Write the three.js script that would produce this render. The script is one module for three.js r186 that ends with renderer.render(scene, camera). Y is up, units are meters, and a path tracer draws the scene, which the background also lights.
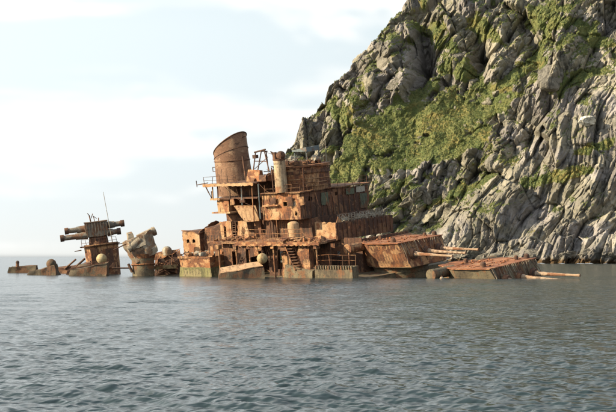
import * as THREE from 'three';
import { mergeGeometries, mergeVertices, toCreasedNormals } from 'three/addons/utils/BufferGeometryUtils.js';

// ---------------------------------------------------------------- camera, sky, sun, exposure
const scene = new THREE.Scene();
const camera = new THREE.PerspectiveCamera(16.28, 1024 / 685, 0.3, 60000);
camera.position.set(0, 2.2, 0);                       // standing in a small boat
camera.rotation.set(THREE.MathUtils.degToRad(2.03), 0, 0);
const renderer = new THREE.WebGLRenderer({ antialias: true });
renderer.setSize(1024, 685);
renderer.toneMapping = THREE.LinearToneMapping;
renderer.toneMappingExposure = 2.2;
renderer.shadowMap.enabled = true;

const SUN_EL = THREE.MathUtils.degToRad(25), SUN_AZ = THREE.MathUtils.degToRad(76);   // low evening sun, off to the side and a little behind the boat
const sunDir = new THREE.Vector3(-Math.sin(SUN_AZ) * Math.cos(SUN_EL), Math.sin(SUN_EL), Math.cos(SUN_AZ) * Math.cos(SUN_EL));
const sun = new THREE.DirectionalLight(new THREE.Color().setRGB(1, 0.82, 0.55), 5);
sun.target.position.set(0, 0, -170); scene.add(sun.target);
sun.position.copy(sun.target.position).addScaledVector(sunDir, 500);
sun.castShadow = true;
Object.assign(sun.shadow.camera, { left: -260, right: 260, top: 200, bottom: -200, near: 10, far: 1400 });
sun.shadow.mapSize.set(4096, 4096); sun.shadow.bias = -0.0005;
scene.add(sun);

// ---------------------------------------------------------------- noise
function rng(seed) { let a = seed >>> 0; return () => { a = (a + 0x6D2B79F5) | 0; let t = Math.imul(a ^ (a >>> 15), 1 | a); t = (t + Math.imul(t ^ (t >>> 7), 61 | t)) ^ t; return ((t ^ (t >>> 14)) >>> 0) / 4294967296; }; }
function h2(x, y, s) { let n = Math.imul(x | 0, 374761393) ^ Math.imul(y | 0, 668265263) ^ Math.imul(s | 0, 1274126177); n = Math.imul(n ^ (n >>> 13), 1103515245); n ^= n >>> 16; n = Math.imul(n, 2246822519); n ^= n >>> 15; return (n >>> 0) / 4294967296; }
const clamp = (v, a = 0, b = 1) => Math.min(b, Math.max(a, v));
const lerp = (a, b, t) => a + (b - a) * t;
const sst = (a, b, v) => { const t = clamp((v - a) / (b - a)); return t * t * (3 - 2 * t); };
function vn(x, y, s = 0) {                            // value noise, 0..1
  const ix = Math.floor(x), iy = Math.floor(y), fx = x - ix, fy = y - iy;
  const u = fx * fx * (3 - 2 * fx), v = fy * fy * (3 - 2 * fy);
  return lerp(lerp(h2(ix, iy, s), h2(ix + 1, iy, s), u), lerp(h2(ix, iy + 1, s), h2(ix + 1, iy + 1, s), u), v);
}
function vnT(x, y, s, p) {                            // the same, tiling every p cells
  const ix = Math.floor(x), iy = Math.floor(y), fx = x - ix, fy = y - iy, m = (k) => ((k % p) + p) % p;
  const u = fx * fx * (3 - 2 * fx), v = fy * fy * (3 - 2 * fy);
  return lerp(lerp(h2(m(ix), m(iy), s), h2(m(ix + 1), m(iy), s), u), lerp(h2(m(ix), m(iy + 1), s), h2(m(ix + 1), m(iy + 1), s), u), v);
}
function fbm(x, y, s = 0, o = 4) { let a = 0.5, r = 0, n = 0; for (let i = 0; i < o; i++) { r += a * vn(x, y, s + i * 17); n += a; a *= 0.5; x = x * 2.03 + 3.1; y = y * 2.03 + 1.7; } return r / n; }
function fbmT(x, y, s, p, o = 4) { let a = 0.5, r = 0, n = 0; for (let i = 0; i < o; i++) { r += a * vnT(x, y, s + i * 17, p); n += a; a *= 0.55; x *= 2; y *= 2; p *= 2; } return r / n; }
function v3(x, y, z, s = 0) { return (fbm(x + z * 0.71, y - z * 0.53, s, 2) + fbm(y + 5.2 + x * 0.37, z - 1.3, s + 91, 2)) - 1; }   // about -0.6..0.6 in space
// cells with a plane tilt each: returns height of a broken, faceted surface and the crack depth
const W = { f1: 0, f2: 0, id: 0, dx: 0, dy: 0, a: 0, b: 0, c: 0 };
function cells(x, y, s) {
  const ix = Math.floor(x), iy = Math.floor(y); let f1 = 9, f2 = 9, bx = 0, by = 0, ddx = 0, ddy = 0;
  for (let j = -1; j <= 1; j++) for (let i = -1; i <= 1; i++) {
    const cx = ix + i, cy = iy + j, px = cx + 0.1 + 0.8 * h2(cx, cy, s), py = cy + 0.1 + 0.8 * h2(cx, cy, s + 7), dx = x - px, dy = y - py;
    const d = Math.sqrt(dx * dx + dy * dy);
    if (d < f1) { f2 = f1; f1 = d; bx = cx; by = cy; ddx = dx; ddy = dy; } else if (d < f2) f2 = d;
  }
  W.f1 = f1; W.f2 = f2; W.dx = ddx; W.dy = ddy; W.a = h2(bx, by, s + 21) - 0.5; W.b = h2(bx, by, s + 33) - 0.5; W.c = h2(bx, by, s + 45) - 0.5; W.id = h2(bx, by, s + 57);
  return W;
}
function blocks(x, y, s, tilt = 1.6, crack = 0.16, depth = 0.5, round = 0.5) {
  const w = cells(x, y, s);
  return w.c * 0.9 + tilt * (w.a * w.dx + w.b * w.dy) - round * w.f1 * w.f1 - depth * (1 - sst(0, crack, w.f2 - w.f1));
}

function facets(x, y, s, slope = 1.6, step = 0.9, crack = 0.07, depth = 0.3) {   // broken into blocks, each cut by a few planes
  const w = cells(x, y, s); let h = 9; const n = Math.floor(w.id * 65536);
  for (let k = 0; k < 4; k++) { const a = k * 1.7 + 6.283 * h2(n, k, s), m = slope * (0.25 + 1.0 * h2(n, k + 9, s)); h = Math.min(h, 0.25 + 0.25 * h2(n, k + 17, s) + m * (Math.cos(a) * w.dx + Math.sin(a) * w.dy)); }
  return w.c * step + h - depth * (1 - sst(0, crack, w.f2 - w.f1));
}

// ---------------------------------------------------------------- sky: pale evening air with thin white cloud sheets
{
  const w = 2048, h = 1024, d = new Float32Array(w * h * 4), dir = new THREE.Vector3();
  for (let j = 0; j < h; j++) for (let i = 0; i < w; i++) {
    const el = ((j + 0.5) / h - 0.5) * Math.PI, th = ((i + 0.5) / w - 0.5) * 2 * Math.PI;   // row 0 is the bottom
    dir.set(Math.cos(el) * Math.cos(th), Math.sin(el), Math.cos(el) * Math.sin(th));
    const e = Math.max(0, el) * 57.3, k = Math.exp(-Math.max(0, e - 9) / 30), cosg = dir.dot(sunDir), g = clamp((cosg + 0.55) / 1.4);
    const warm = Math.pow(Math.max(0, cosg), 6);
    const lum = (0.70 + 0.70 * g) / 2.2;
    let r = lerp(0.18, 0.92, k), gg = lerp(0.29, 1.035, k), b = lerp(0.46, 1.08, k);
    const hz = Math.exp(-e / 2.6);                                                       // milky, slightly warm air on the horizon
    r = lerp(r, 0.98, hz * 0.85); gg = lerp(gg, 0.97, hz * 0.85); b = lerp(b, 0.915, hz * 0.85);
    let c = 0;
    if (e > 0.2) {
      const az = th * 57.3, wx = fbm(az / 14, e / 5, 5, 3) * 2.2, wy = fbm(az / 11 + 7, e / 4, 6, 3) * 1.2;
      const big = fbm(az / 17 + wx, e / 4.6 + wy, 11, 5), fine = fbm(az / 4.2 + wx * 2, e / 0.62 + wy * 1.4 + az * 0.05, 23, 5);
      const sheet = 0.16 * Math.exp(-(((e - 5.2) / 2.3) ** 2)) + 0.13 * sst(8.6, 10.2, e) * (1 - 0.5 * sst(25, 50, e)) - 0.10 * Math.exp(-(((e - 8.3) / 0.9) ** 2));
      c = sst(0.47, 0.73, big * 0.56 + fine * 0.46 + sheet) * 0.95;
      c *= lerp(1, 0.35, sst(28, 60, e));
    }
    const cl = [1.30, 1.295, 1.26];
    r = lerp(r, cl[0], c); gg = lerp(gg, cl[1], c); b = lerp(b, cl[2], c);
    r = r * lum + warm * 0.3; gg = gg * lum + warm * 0.25; b = b * lum + warm * 0.18;
    if (el < 0) { r = 0.15; gg = 0.165; b = 0.17; }
    d.set([r, gg, b, 1], (j * w + i) * 4);
  }
  const t = new THREE.DataTexture(d, w, h, THREE.RGBAFormat, THREE.FloatType);
  t.mapping = THREE.EquirectangularReflectionMapping; t.minFilter = t.magFilter = THREE.LinearFilter; t.needsUpdate = true;
  scene.background = t; scene.environment = t;
}

// ---------------------------------------------------------------- helpers
const taken = {};
function numbered(n) { const k = taken[n] = (taken[n] ?? -1) + 1; return k ? `${n}_${String(k).padStart(3, '0')}` : n; }
function tag(o, label, category, group, kind) { if (label) o.userData.label = label; if (category) o.userData.category = category; if (group) o.userData.group = group; if (kind) o.userData.kind = kind; return o; }
function mesh(name, geo, mat, parent) {
  const m = new THREE.Mesh(Array.isArray(geo) ? mergeGeometries(geo.map(plain)) : geo, mat);
  m.name = parent ? name : numbered(name); m.castShadow = m.receiveShadow = true; (parent ?? scene).add(m); return m;
}
function plain(g) { const n = g.index ? g.toNonIndexed() : g; for (const k of Object.keys(n.attributes)) if (!['position', 'normal', 'uv'].includes(k)) n.deleteAttribute(k); return n; }
function dataTex(n, fn, srgb = false) {               // fn(u, v) -> [r, g, b] 0..1
  const d = new Uint8Array(n * n * 4);
  for (let j = 0; j < n; j++) for (let i = 0; i < n; i++) { const c = fn(i / n, j / n), k = (j * n + i) * 4; d[k] = clamp(c[0]) * 255; d[k + 1] = clamp(c[1]) * 255; d[k + 2] = clamp(c[2]) * 255; d[k + 3] = 255; }
  const t = new THREE.DataTexture(d, n, n); t.wrapS = t.wrapT = THREE.RepeatWrapping; t.magFilter = THREE.LinearFilter; t.minFilter = THREE.LinearMipmapLinearFilter; t.generateMipmaps = true;
  if (srgb) t.colorSpace = THREE.SRGBColorSpace; t.needsUpdate = true; return t;
}

// ---------------------------------------------------------------- the sea
{
  // ripples finer than the mesh: slopes summed from many short wave trains that tile every 24 m
  const N = 2048, L = 20, R = rng(5), hgt = new Float32Array(N * N), trains = [];
  while (trains.length < 46) {
    const lam = 0.09 * Math.pow(8, R()), ang = -1.3 + (R() + R() + R() - 1.5) * 1.25, k = L / lam;
    const kx = Math.round(k * Math.cos(ang)), ky = Math.round(k * Math.sin(ang)); if (!kx && !ky) continue;
    trains.push([kx, ky, R() * 6.283, 0.0052 * lam]);
  }
  for (const [kx, ky, ph, a] of trains) {
    const cx = [], sx = []; for (let i = 0; i < N; i++) { const t = 2 * Math.PI * kx * i / N + ph; cx.push(Math.cos(t)); sx.push(Math.sin(t)); }
    for (let j = 0; j < N; j++) { const t = 2 * Math.PI * ky * j / N, c = Math.cos(t) * a, s = Math.sin(t) * a, o = j * N; for (let i = 0; i < N; i++) hgt[o + i] += sx[i] * c + cx[i] * s; }
  }
  const px = L / N, nt = dataTex(N, () => [0, 0, 0]), d = nt.image.data;
  for (let j = 0; j < N; j++) for (let i = 0; i < N; i++) {
    const a = hgt[j * N + (i + 1) % N] - hgt[j * N + (i + N - 1) % N], b = hgt[((j + 1) % N) * N + i] - hgt[((j + N - 1) % N) * N + i];
    const nx = -a / (2 * px), ny = -b / (2 * px), l = 1 / Math.hypot(nx, ny, 1), k = (j * N + i) * 4;
    d[k] = (nx * l * 0.5 + 0.5) * 255; d[k + 1] = (ny * l * 0.5 + 0.5) * 255; d[k + 2] = (l * 0.5 + 0.5) * 255;
  }
  // waves as geometry: rings round the boat, close together where they are near
  const angs = []; for (let a = -180; a < -26; a += 7) angs.push(a); for (let a = -26; a < -14; a += 0.3) angs.push(a); for (let i = 0; i <= 960; i++) angs.push(-14 + 28 * i / 960); for (let a = 14.3; a < 26; a += 0.3) angs.push(a); for (let a = 26; a <= 180; a += 7) angs.push(a);
  angs[angs.length - 1] = 180;
  const rad = [0.4, 3, 6, 9, 11]; let r = 12; while (r < 700) { rad.push(r); r += Math.max(0.034, r * r * 1.05e-4); } for (; r < 45000; r *= 1.35) rad.push(r); rad.push(45000);
  const waves = [], Q = rng(9);
  for (let i = 0; i < 82; i++) { const lam = i < 60 ? 0.14 * Math.pow(7, Q()) : 1.4 * Math.pow(5, Q()), ang = -1.35 + (Q() + Q() + Q() - 1.5) * (i < 60 ? 1.5 : 1.1), k = 6.283 / lam; waves.push([k * Math.cos(ang), k * Math.sin(ang), Q() * 6.283, (i < 60 ? 0.0054 : 0.0025) * lam, lam]); }
  const nc = angs.length, nr = rad.length, pos = new Float32Array(nc * nr * 3), uv = new Float32Array(nc * nr * 2), idx = [];
  for (let j = 0; j < nr; j++) {
    const rr = rad[j], dr = j + 1 < nr ? rad[j + 1] - rr : 9000;
    const live = waves.map((w) => w[3] * sst(1.0 * dr, 2.4 * dr, w[4])).map((a, n) => [waves[n], a]).filter((q) => q[1] > 1e-5);
    for (let i = 0; i < nc; i++) {
      const a = angs[i] * Math.PI / 180, x = Math.sin(a) * rr, z = -Math.cos(a) * rr, o = j * nc + i; let y = 0;
      if (Math.abs(angs[i]) <= 26) { for (const [w, am] of live) y += am * Math.sin(w[0] * x + w[1] * z + w[2]); if (live.length) y *= 0.55 + 0.9 * fbm(x / 14, z / 26, 77, 2); }
      pos[o * 3] = x; pos[o * 3 + 1] = y; pos[o * 3 + 2] = z; uv[o * 2] = x / L; uv[o * 2 + 1] = -z / L;
      if (i && j) idx.push(o - nc - 1, o - nc, o, o - nc - 1, o, o - 1);
    }
  }
  const g = new THREE.BufferGeometry(); g.setAttribute('position', new THREE.BufferAttribute(pos, 3)); g.setAttribute('uv', new THREE.BufferAttribute(uv, 2)); g.setIndex(idx); g.computeVertexNormals();
  const m = new THREE.MeshPhysicalMaterial({ color: new THREE.Color().setRGB(0.018, 0.031, 0.035), roughness: 0.15, ior: 1.33, metalness: 0, normalMap: nt, normalScale: new THREE.Vector2(1, 1) });
  tag(mesh('sea', g, m), 'rippled grey green sea round the wreck', null, null, 'structure');
}

// ---------------------------------------------------------------- the headland: a broken rock face with turf on its shelves
// q and r number the hillside along the shore and upwards: one step is about 0.36 m
const RIDGE = [[236, 266], [250, 236], [262, 196], [272, 168], [280, 150], [288, 138], [296, 127], [305, 106], [316, 97], [327, 87], [334, 70], [345, 63], [355, 57], [366, 46], [376, 36], [388, 26], [396, 17], [402, 3], [412, -14], [430, -34], [460, -70], [500, -120], [560, -165], [640, -215], [760, -250]];
function ridge(q) { let i = 1; while (i < RIDGE.length - 1 && RIDGE[i][0] < q) i++; const [a, b] = [RIDGE[i - 1], RIDGE[i]]; return lerp(a[1], b[1], clamp((q - a[0]) / (b[0] - a[0]), -1, 1)) + (fbm(q / 7, 3, 41, 3) - 0.5) * 9 - (Math.abs(fbm(q / 17, 9, 43, 2) - 0.5)) * 12; }
const bump2 = (q, r, cq, cr, rq, rr, ang = 0) => { const c = Math.cos(ang), s = Math.sin(ang), x = q - cq, y = -(r - cr), u = (x * c + y * s) / rq, v = (-x * s + y * c) / rr; return Math.exp(-(u * u + v * v)); };
const TURF = [[352, 160, 30, 14, 0.5], [375, 132, 34, 20, 0.4], [412, 112, 40, 24, 0.35], [455, 108, 40, 26, 0.3], [495, 96, 34, 17, 0.5], [430, 140, 60, 14, 0.35], [470, 138, 34, 10, 0.5], [430, 78, 26, 10, 0.7], [520, 72, 22, 8, 0.8], [540, 50, 24, 6, 0.9], [548, 12, 14, 20, 1.2], [470, 60, 10, 24, 1.0], [440, 20, 12, 26, 1.1], [345, 100, 12, 22, 0.9], [400, 182, 34, 5, 0.5], [580, 78, 30, 8, 0.4], [470, 186, 40, 5, 0.35], [560, 178, 34, 6, 0.15], [600, 150, 20, 6, 0.3], [490, 20, 8, 22, 0.9], [590, 30, 9, 26, 1.1]];
const strips = (q, r) => { const c = Math.cos(0.8), n = Math.sin(0.8), u = q * n + r * c, v = q * c - r * n; return sst(0.54, 0.68, fbm(u / 13, v / 48, 81, 4)) * sst(10, -20, (q - 400) * 195 / 216 - (255 - r)); };
const turfMap = (q, r, n = 99) => { let t = n > 50 ? 0.43 * strips(q, r) : 0; for (const [a, b, c, d, e] of TURF.slice(0, n)) t = Math.max(t, bump2(q, r, a, b, c, d, e)); return t * (1 - 0.9 * bump2(q, r, 427, 46, 14, 32)); };
function relief(q, r) {                               // metres towards the sea
  const wq = (fbm(q / 60, r / 60, 61, 2) - 0.5) * 18 + (fbm(q / 12, r / 12, 63, 2) - 0.5) * 1.2, wr = (fbm(q / 60, r / 60, 67, 2) - 0.5) * 18 + (fbm(q / 12, r / 12, 69, 2) - 0.5) * 1.2;
  const Q = q + wq, Y = -(r + wr);
  const rot = (an, sx, sy) => { const c = Math.cos(an), s = Math.sin(an); return [(Q * s - Y * c) / sx, (Q * c + Y * s) / sy]; };   // across, along
  const t = turfMap(q, r), tf = sst(0.26, 0.5, t + (fbm(q / 9, r / 7, 71, 4) - 0.5) * 0.8);
  // the lower right face: steep thin slabs; left of it: slabs leaning over; above: lumpy crags
  const edge = (q - 400) * 195 / 216 - (255 - r);                                        // > 0 on the steep lower face
  const wl = sst(-14, 14, edge + (fbm(q / 25, r / 25, 73, 2) - 0.5) * 40), wf = wl * sst(425, 480, q + (r - 190) * 0.25), wd = wl * (1 - sst(425, 480, q + (r - 190) * 0.25)), wc = 1 - wl;
  let d = 0;
  if (wf > 0.01) {
    let [a, b] = rot(1.12, 24, 58), k = facets(a, b, 101, 2.2, 1.3, 0.05, 0.14) * 3.6;
    [a, b] = rot(1.24, 9, 32); k += facets(a, b, 103, 2.2, 1.2, 0.06, 0.16) * 1.9;
    [a, b] = rot(1.12, 4, 12); k += facets(a, b, 105, 2.0, 1.1, 0.08, 0.2) * 0.75;
    [a, b] = rot(1.3, 1.9, 3.6); k += facets(a, b, 107, 1.8, 1, 0.1, 0.2) * 0.22;
    d += wf * k;
  }
  if (wd > 0.01) {
    let [a, b] = rot(0.62, 17, 60), k = facets(a, b, 111, 2.0, 1.3, 0.05, 0.14) * 3.2;
    [a, b] = rot(0.66, 7, 30); k += facets(a, b, 113, 2.0, 1.2, 0.06, 0.14) * 1.5;
    [a, b] = rot(0.75, 3, 8); k += facets(a, b, 115, 1.8, 1, 0.08, 0.2) * 0.5;
    d += wd * k;
  }
  if (wc > 0.01) {
    let [a, b] = rot(0.98, 26, 48), k = facets(a, b, 121, 2.4, 1.3, 0.05, 0.2) * 5.6;
    [a, b] = rot(1.12, 10.5, 22); k += facets(a, b, 123, 2.2, 1.2, 0.06, 0.18) * 2.7;
    [a, b] = rot(0.86, 4.6, 9); k += facets(a, b, 125, 2.0, 1.1, 0.08, 0.14) * 1.1;
    [a, b] = rot(1.1, 1.9, 3.6); k += facets(a, b, 127, 1.8, 1, 0.1, 0.25) * 0.34;
    d += wc * k;
  }
  const hum = (fbm(q / 9, r / 6, 131, 4) - 0.5) * 3.0 + (fbm(q / 3, r / 2.2, 133, 3) - 0.5) * 1.0;
  d = lerp(d, hum - 0.6, tf * (0.35 + 0.51 * sst(0.2, 0.5, turfMap(q, r, 8))));
  d += (fbm(q / 70, r / 70, 75, 3) - 0.5) * 12;
  d += 8 * bump2(q, r, 399, 46, 12, 34, 0.2) + 5 * bump2(q, r, 378, 60, 10, 26, 0.1) - 20 * bump2(q, r, 429, 46, 8, 30, -0.1);    // the big dark buttress and the gully beside it
  d += 5 * bump2(q, r, 505, 52, 15, 30, 0.25) + 5 * bump2(q, r, 466, 52, 9, 32, 0.2) - 6 * bump2(q, r, 486, 40, 6, 30, 0.2) + 7 * bump2(q, r, 566, 40, 16, 46, 0.2) - 6 * bump2(q, r, 540, 45, 7, 34, 0.3) + 4 * bump2(q, r, 555, 75, 14, 22, 0.3);
  d += wl * 9 * sst(-5, 30, edge);
  // the low shelf along the water
  d += 8 * sst(237, 242, r + (fbm(q / 11, 2, 83, 3) - 0.5) * 16) * sst(490, 560, q);
  return [d, tf];
}
const D1 = (r) => 488 + 0.62 * Math.max(0, 257 - r) * 0.36;
function cliffPoint(q, r, out) {
  const rg = ridge(q), over = Math.max(0, rg - r), rr = r + over, [d, tf] = relief(q, r);
  const fade = 1 - 0.85 * sst(0, 40, over), D = D1(rr), near = sst(40, 0, rr - rg);
  const turfBack = 3 * turfMap(q, rr, 8) + 0.16 * (616 - q);
  const x = (q - 308) / 1440 * D, y = 2.2 + (257 - rr) / 1440 * D - 0.22 * over * 0.36;
  out.x = x - 0.22 * d * fade; out.y = y + 0.16 * d * fade; out.z = -(D + turfBack + over * 0.36 * 1.8 + 5 * near) + 0.95 * d * fade; out.t = tf; out.over = over;
  return out;
}
const cliffRoot = {};
{
  const qs = [], rs = [];
  for (let q = 232; q < 626; q += 0.55) qs.push(q); for (let q = 626; q <= 780; q += 3) qs.push(q);
  for (let r = 270; r > -8; r -= 0.55) rs.push(r); for (let r = -8; r >= -290; r -= 3) rs.push(r);
  const nq = qs.length, nr = rs.length, map = new Int32Array(nq * nr).fill(-1), pos = [], turf = [], P = {}, qr = [], ov = [];
  for (let j = 0; j < nr; j++) for (let i = 0; i < nq; i++) {
    if (ridge(qs[i]) - rs[j] > 36) continue;
    cliffPoint(qs[i], rs[j], P); map[j * nq + i] = pos.length / 3; pos.push(P.x, P.y, P.z); turf.push(P.t); qr.push(qs[i], rs[j]); ov.push(P.over);
  }
  const idx = [];
  for (let j = 1; j < nr; j++) for (let i = 1; i < nq; i++) {
    const a = map[(j - 1) * nq + i - 1], b = map[(j - 1) * nq + i], c = map[j * nq + i], d = map[j * nq + i - 1];
    if (a >= 0 && b >= 0 && c >= 0) idx.push(a, b, c); if (a >= 0 && c >= 0 && d >= 0) idx.push(a, c, d);
  }
  const g = new THREE.BufferGeometry(); g.setAttribute('position', new THREE.Float32BufferAttribute(pos, 3)); g.setIndex(idx); g.computeVertexNormals();
  const n = g.attributes.normal, col = new Float32Array(pos.length), uv = new Float32Array(pos.length / 3 * 2), green = new Float32Array(pos.length / 3);
  for (let k = 0; k < turf.length; k++) {
    const q = qr[2 * k], r = qr[2 * k + 1], y = pos[3 * k + 1], up = n.getY(k);
    const patch = fbm(q / 14, r / 14, 201, 4), fine = fbm(q / 2.2, r / 2.2, 203, 3);
    const steepFace = sst(-10, 20, (q - 400) * 195 / 216 - (255 - r));
    let gr = sst(0.40, 0.56, turf[k] * 0.75 + (fine - 0.5) * 0.7 + (patch - 0.5) * 0.5 + sst(0.1, 0.7, up) * 0.22);
    gr = Math.max(gr, sst(0.47, 0.57, up * 0.70 + (patch - 0.5) * 1.1 + (fine - 0.5) * 0.35 - steepFace * 0.16 - (r > 235 ? 0.4 : 0)));
    green[k] = gr;
    // bare rock: grey, buff and dark lichen stains
    const tone = fbm(q / 22 + 3, r / 30, 211, 4), st = fbm(q / 2.5, r / 14, 213, 3), li = sst(0.56, 0.68, fbm(q / 5, r / 6, 217, 4));
    let R = lerp(0.16, 0.29, sst(0.3, 0.7, tone)) * lerp(0.7, 1.2, st), G = R * 0.95, B = R * lerp(0.93, 0.77, sst(0.35, 0.65, fbm(q / 30, r / 18, 219, 3)));
    R = lerp(R, 0.085, li * 0.7); G = lerp(G, 0.085, li * 0.7); B = lerp(B, 0.075, li * 0.7);
    const pal = sst(0.3, 0.7, fbm(q / 9, r / 9, 221, 4)), dry = sst(0.55, 0.72, fbm(q / 20, r / 12, 223, 4) + (fine - 0.5) * 0.2);
    let gR = lerp(0.084, 0.138, pal), gG = lerp(0.112, 0.148, pal), gB = lerp(0.034, 0.05, pal);
    gR = lerp(gR, 0.19, dry * 0.6); gG = lerp(gG, 0.15, dry * 0.6); gB = lerp(gB, 0.045, dry * 0.6);
    R = lerp(R, gR, gr); G = lerp(G, gG, gr); B = lerp(B, gB, gr);
    const weed = 1 - sst(0.9, 1.9, y + (fbm(q / 4, 5, 231, 3) - 0.5) * 2.2);                // brown wrack left below the tide mark
    R = lerp(R, 0.075, weed); G = lerp(G, 0.045, weed); B = lerp(B, 0.018, weed);
    col.set([R, G, B], 3 * k); uv[2 * k] = pos[3 * k] / 9; uv[2 * k + 1] = (y - pos[3 * k + 2] * 0.4) / 9;
  }
  g.setAttribute('color', new THREE.BufferAttribute(col, 3)); g.setAttribute('uv', new THREE.BufferAttribute(uv, 2));
  const grain = dataTex(512, (u, v) => { const a = fbmT(u * 16, v * 16, 301, 16, 5), b = fbmT(u * 40, v * 40, 303, 40, 3), s = 0.62 + 0.36 * a + 0.22 * (b - 0.5); return [s, s, s]; });
  const rockMat = new THREE.MeshStandardMaterial({ vertexColors: true, roughness: 0.95, map: grain, bumpMap: grain, bumpScale: 0.5 });
  rockMat.color.setRGB(1.04, 1.02, 1.0);
  const cliff = tag(mesh('cliff', g, rockMat), 'steep grey rock headland with green turf shelves', null, null, 'structure');
  Object.assign(cliffRoot, { cliff, pos, idx, green, n, grain, qr });
}
{
  // loose and jutting stones of the face, each its own
  const R = rng(77), { cliff, grain } = cliffRoot, shapes = [];
  for (let k = 0; k < 10; k++) {
    const g = new THREE.IcosahedronGeometry(1, 6), p = g.attributes.position, planes = [], v = new THREE.Vector3();
    for (let i = 0; i < 11; i++) planes.push([new THREE.Vector3(R() - 0.5, R() - 0.5, R() - 0.5).normalize(), 0.5 + 0.4 * R()]);
    for (let i = 0; i < p.count; i++) {
      v.fromBufferAttribute(p, i).normalize(); let rad = 1.15; for (const [n, d] of planes) { const c = n.dot(v); if (c > 0.05) rad = Math.min(rad, d / c); }
      rad *= 1 + 0.16 * v3(v.x * 3 + k, v.y * 3, v.z * 3, 5) + 0.10 * v3(v.x * 9 + k, v.y * 9, v.z * 9, 8); p.setXYZ(i, v.x * rad, v.y * rad, v.z * rad);
    }
    g.computeVertexNormals(); const uv = g.attributes.uv; for (let i = 0; i < uv.count; i++) uv.setXY(i, (p.getX(i) + p.getZ(i) * 0.6) * 0.5, (p.getY(i) - p.getZ(i) * 0.4) * 0.5);
    shapes.push(g);
  }
  const lichen = dataTex(512, (u, v) => { const a = fbmT(u * 8, v * 8, 311, 8, 5), b = fbmT(u * 50, v * 50, 313, 50, 3), l = sst(0.52, 0.62, fbmT(u * 10, v * 10, 317, 10, 5)), s = (0.45 + 0.75 * a) * (0.7 + 0.6 * b) * lerp(1, 0.55, l); return [s, s, s * 0.97]; });
  const mats = [[0.23, 0.215, 0.17], [0.19, 0.175, 0.145], [0.27, 0.25, 0.20], [0.16, 0.15, 0.13]].map((c) => new THREE.MeshStandardMaterial({ color: new THREE.Color().setRGB(...c), roughness: 0.95, map: lichen, bumpMap: grain, bumpScale: 0.3 }));
  const put = (q, r, w, h, ang, name = 'rock', mat) => {
    const P = cliffPoint(q, r, {}), s = 0.36, m = mesh(name, shapes[Math.floor(R() * shapes.length)], mat ?? mats[Math.floor(R() * mats.length)], cliff);
    m.position.set(P.x, P.y - h * 0.05, P.z - (w + h) * 0.06); m.scale.set(w * s / 2 * 1.05, h * s / 2 * 1.05, (w + h) * s / 4 * 0.9); m.rotation.set((R() - 0.5) * 0.5, (R() - 0.5) * 0.8, ang); return m;
  };
  // stones one can point to
  for (const a of [[365, 45, 16, 30, -0.35], [396, 52, 22, 44, -0.15], [378, 72, 15, 26, -0.2], [353, 68, 12, 16, 0], [338, 78, 10, 14, 0], [407, 79, 20, 12, 0.2], [309, 113, 10, 17, -0.4], [300, 124, 9, 14, -0.5], [320, 120, 11, 16, -0.2], [345, 88, 12, 13, 0.3], [362, 82, 13, 10, 0.2],
    [398, 180, 22, 13, 0.3], [432, 180, 20, 12, 0.1], [452, 163, 22, 12, 0.2], [481, 165, 20, 13, 0.4], [503, 156, 18, 22, 0.2], [378, 152, 9, 6, 0.2], [384, 187, 14, 10, 0.5], [515, 60, 20, 34, -0.3], [466, 50, 14, 32, -0.3], [480, 72, 13, 18, -0.2], [497, 92, 14, 14, 0.3], [558, 78, 22, 30, -0.4], [575, 30, 18, 38, -0.3], [530, 30, 12, 24, -0.5], [450, 78, 14, 18, 0.2], [462, 88, 15, 11, 0], [455, 22, 12, 20, -0.4], [425, 6, 14, 22, -0.4], [600, 60, 18, 28, -0.2], [505, 84, 10, 16, -0.4], [416, 196, 30, 10, 0.6], [440, 205, 34, 10, 0.6]]) put(...a);
  for (let k = 0; k < 5000 && cliff.children.length < 170; k++) {
    const q = 285 + 330 * R(), r = 4 + 245 * R(); if (r < ridge(q) + 4) continue;
    const t = turfMap(q, r), edge = (q - 400) * 195 / 216 - (255 - r); if (edge > 6 && R() < 0.75) continue; if (edge < 0 && t > 0.8 && R() < 0.8) continue;
    const w = 3.5 + 7 * R() * R() * (t < 0.4 ? 2 : 1); put(q, r, w, w * (0.7 + 0.8 * R()), (R() - 0.5) * 1.2);
  }
  for (let k = 0; k < 34; k++) { const q = k < 22 ? 520 + 96 * R() : 470 + 50 * R(), w = 5 + 9 * R(); put(q, 258.5 + 3.5 * R(), w * 1.5, w * 0.7, (R() - 0.5) * 0.4, 'rock', mats[3]); }
  const pale = new THREE.MeshStandardMaterial({ color: new THREE.Color().setRGB(0.62, 0.60, 0.54), roughness: 0.9, map: lichen, bumpMap: grain, bumpScale: 0.3 });
  const w = put(589, 129, 17, 12, 0.05, 'pale_boulder', pale); w.userData.label = 'pale whitish boulder perched on the rock face'; w.position.z += 3; w.position.y += 1.2;
  for (let k = 0; k < 16; k++) put(352 + 26 * R(), 92 + 26 * R(), 2.6 + 3 * R(), 2.4 + 2 * R(), R(), 'rock', mats[2]);
}
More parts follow.
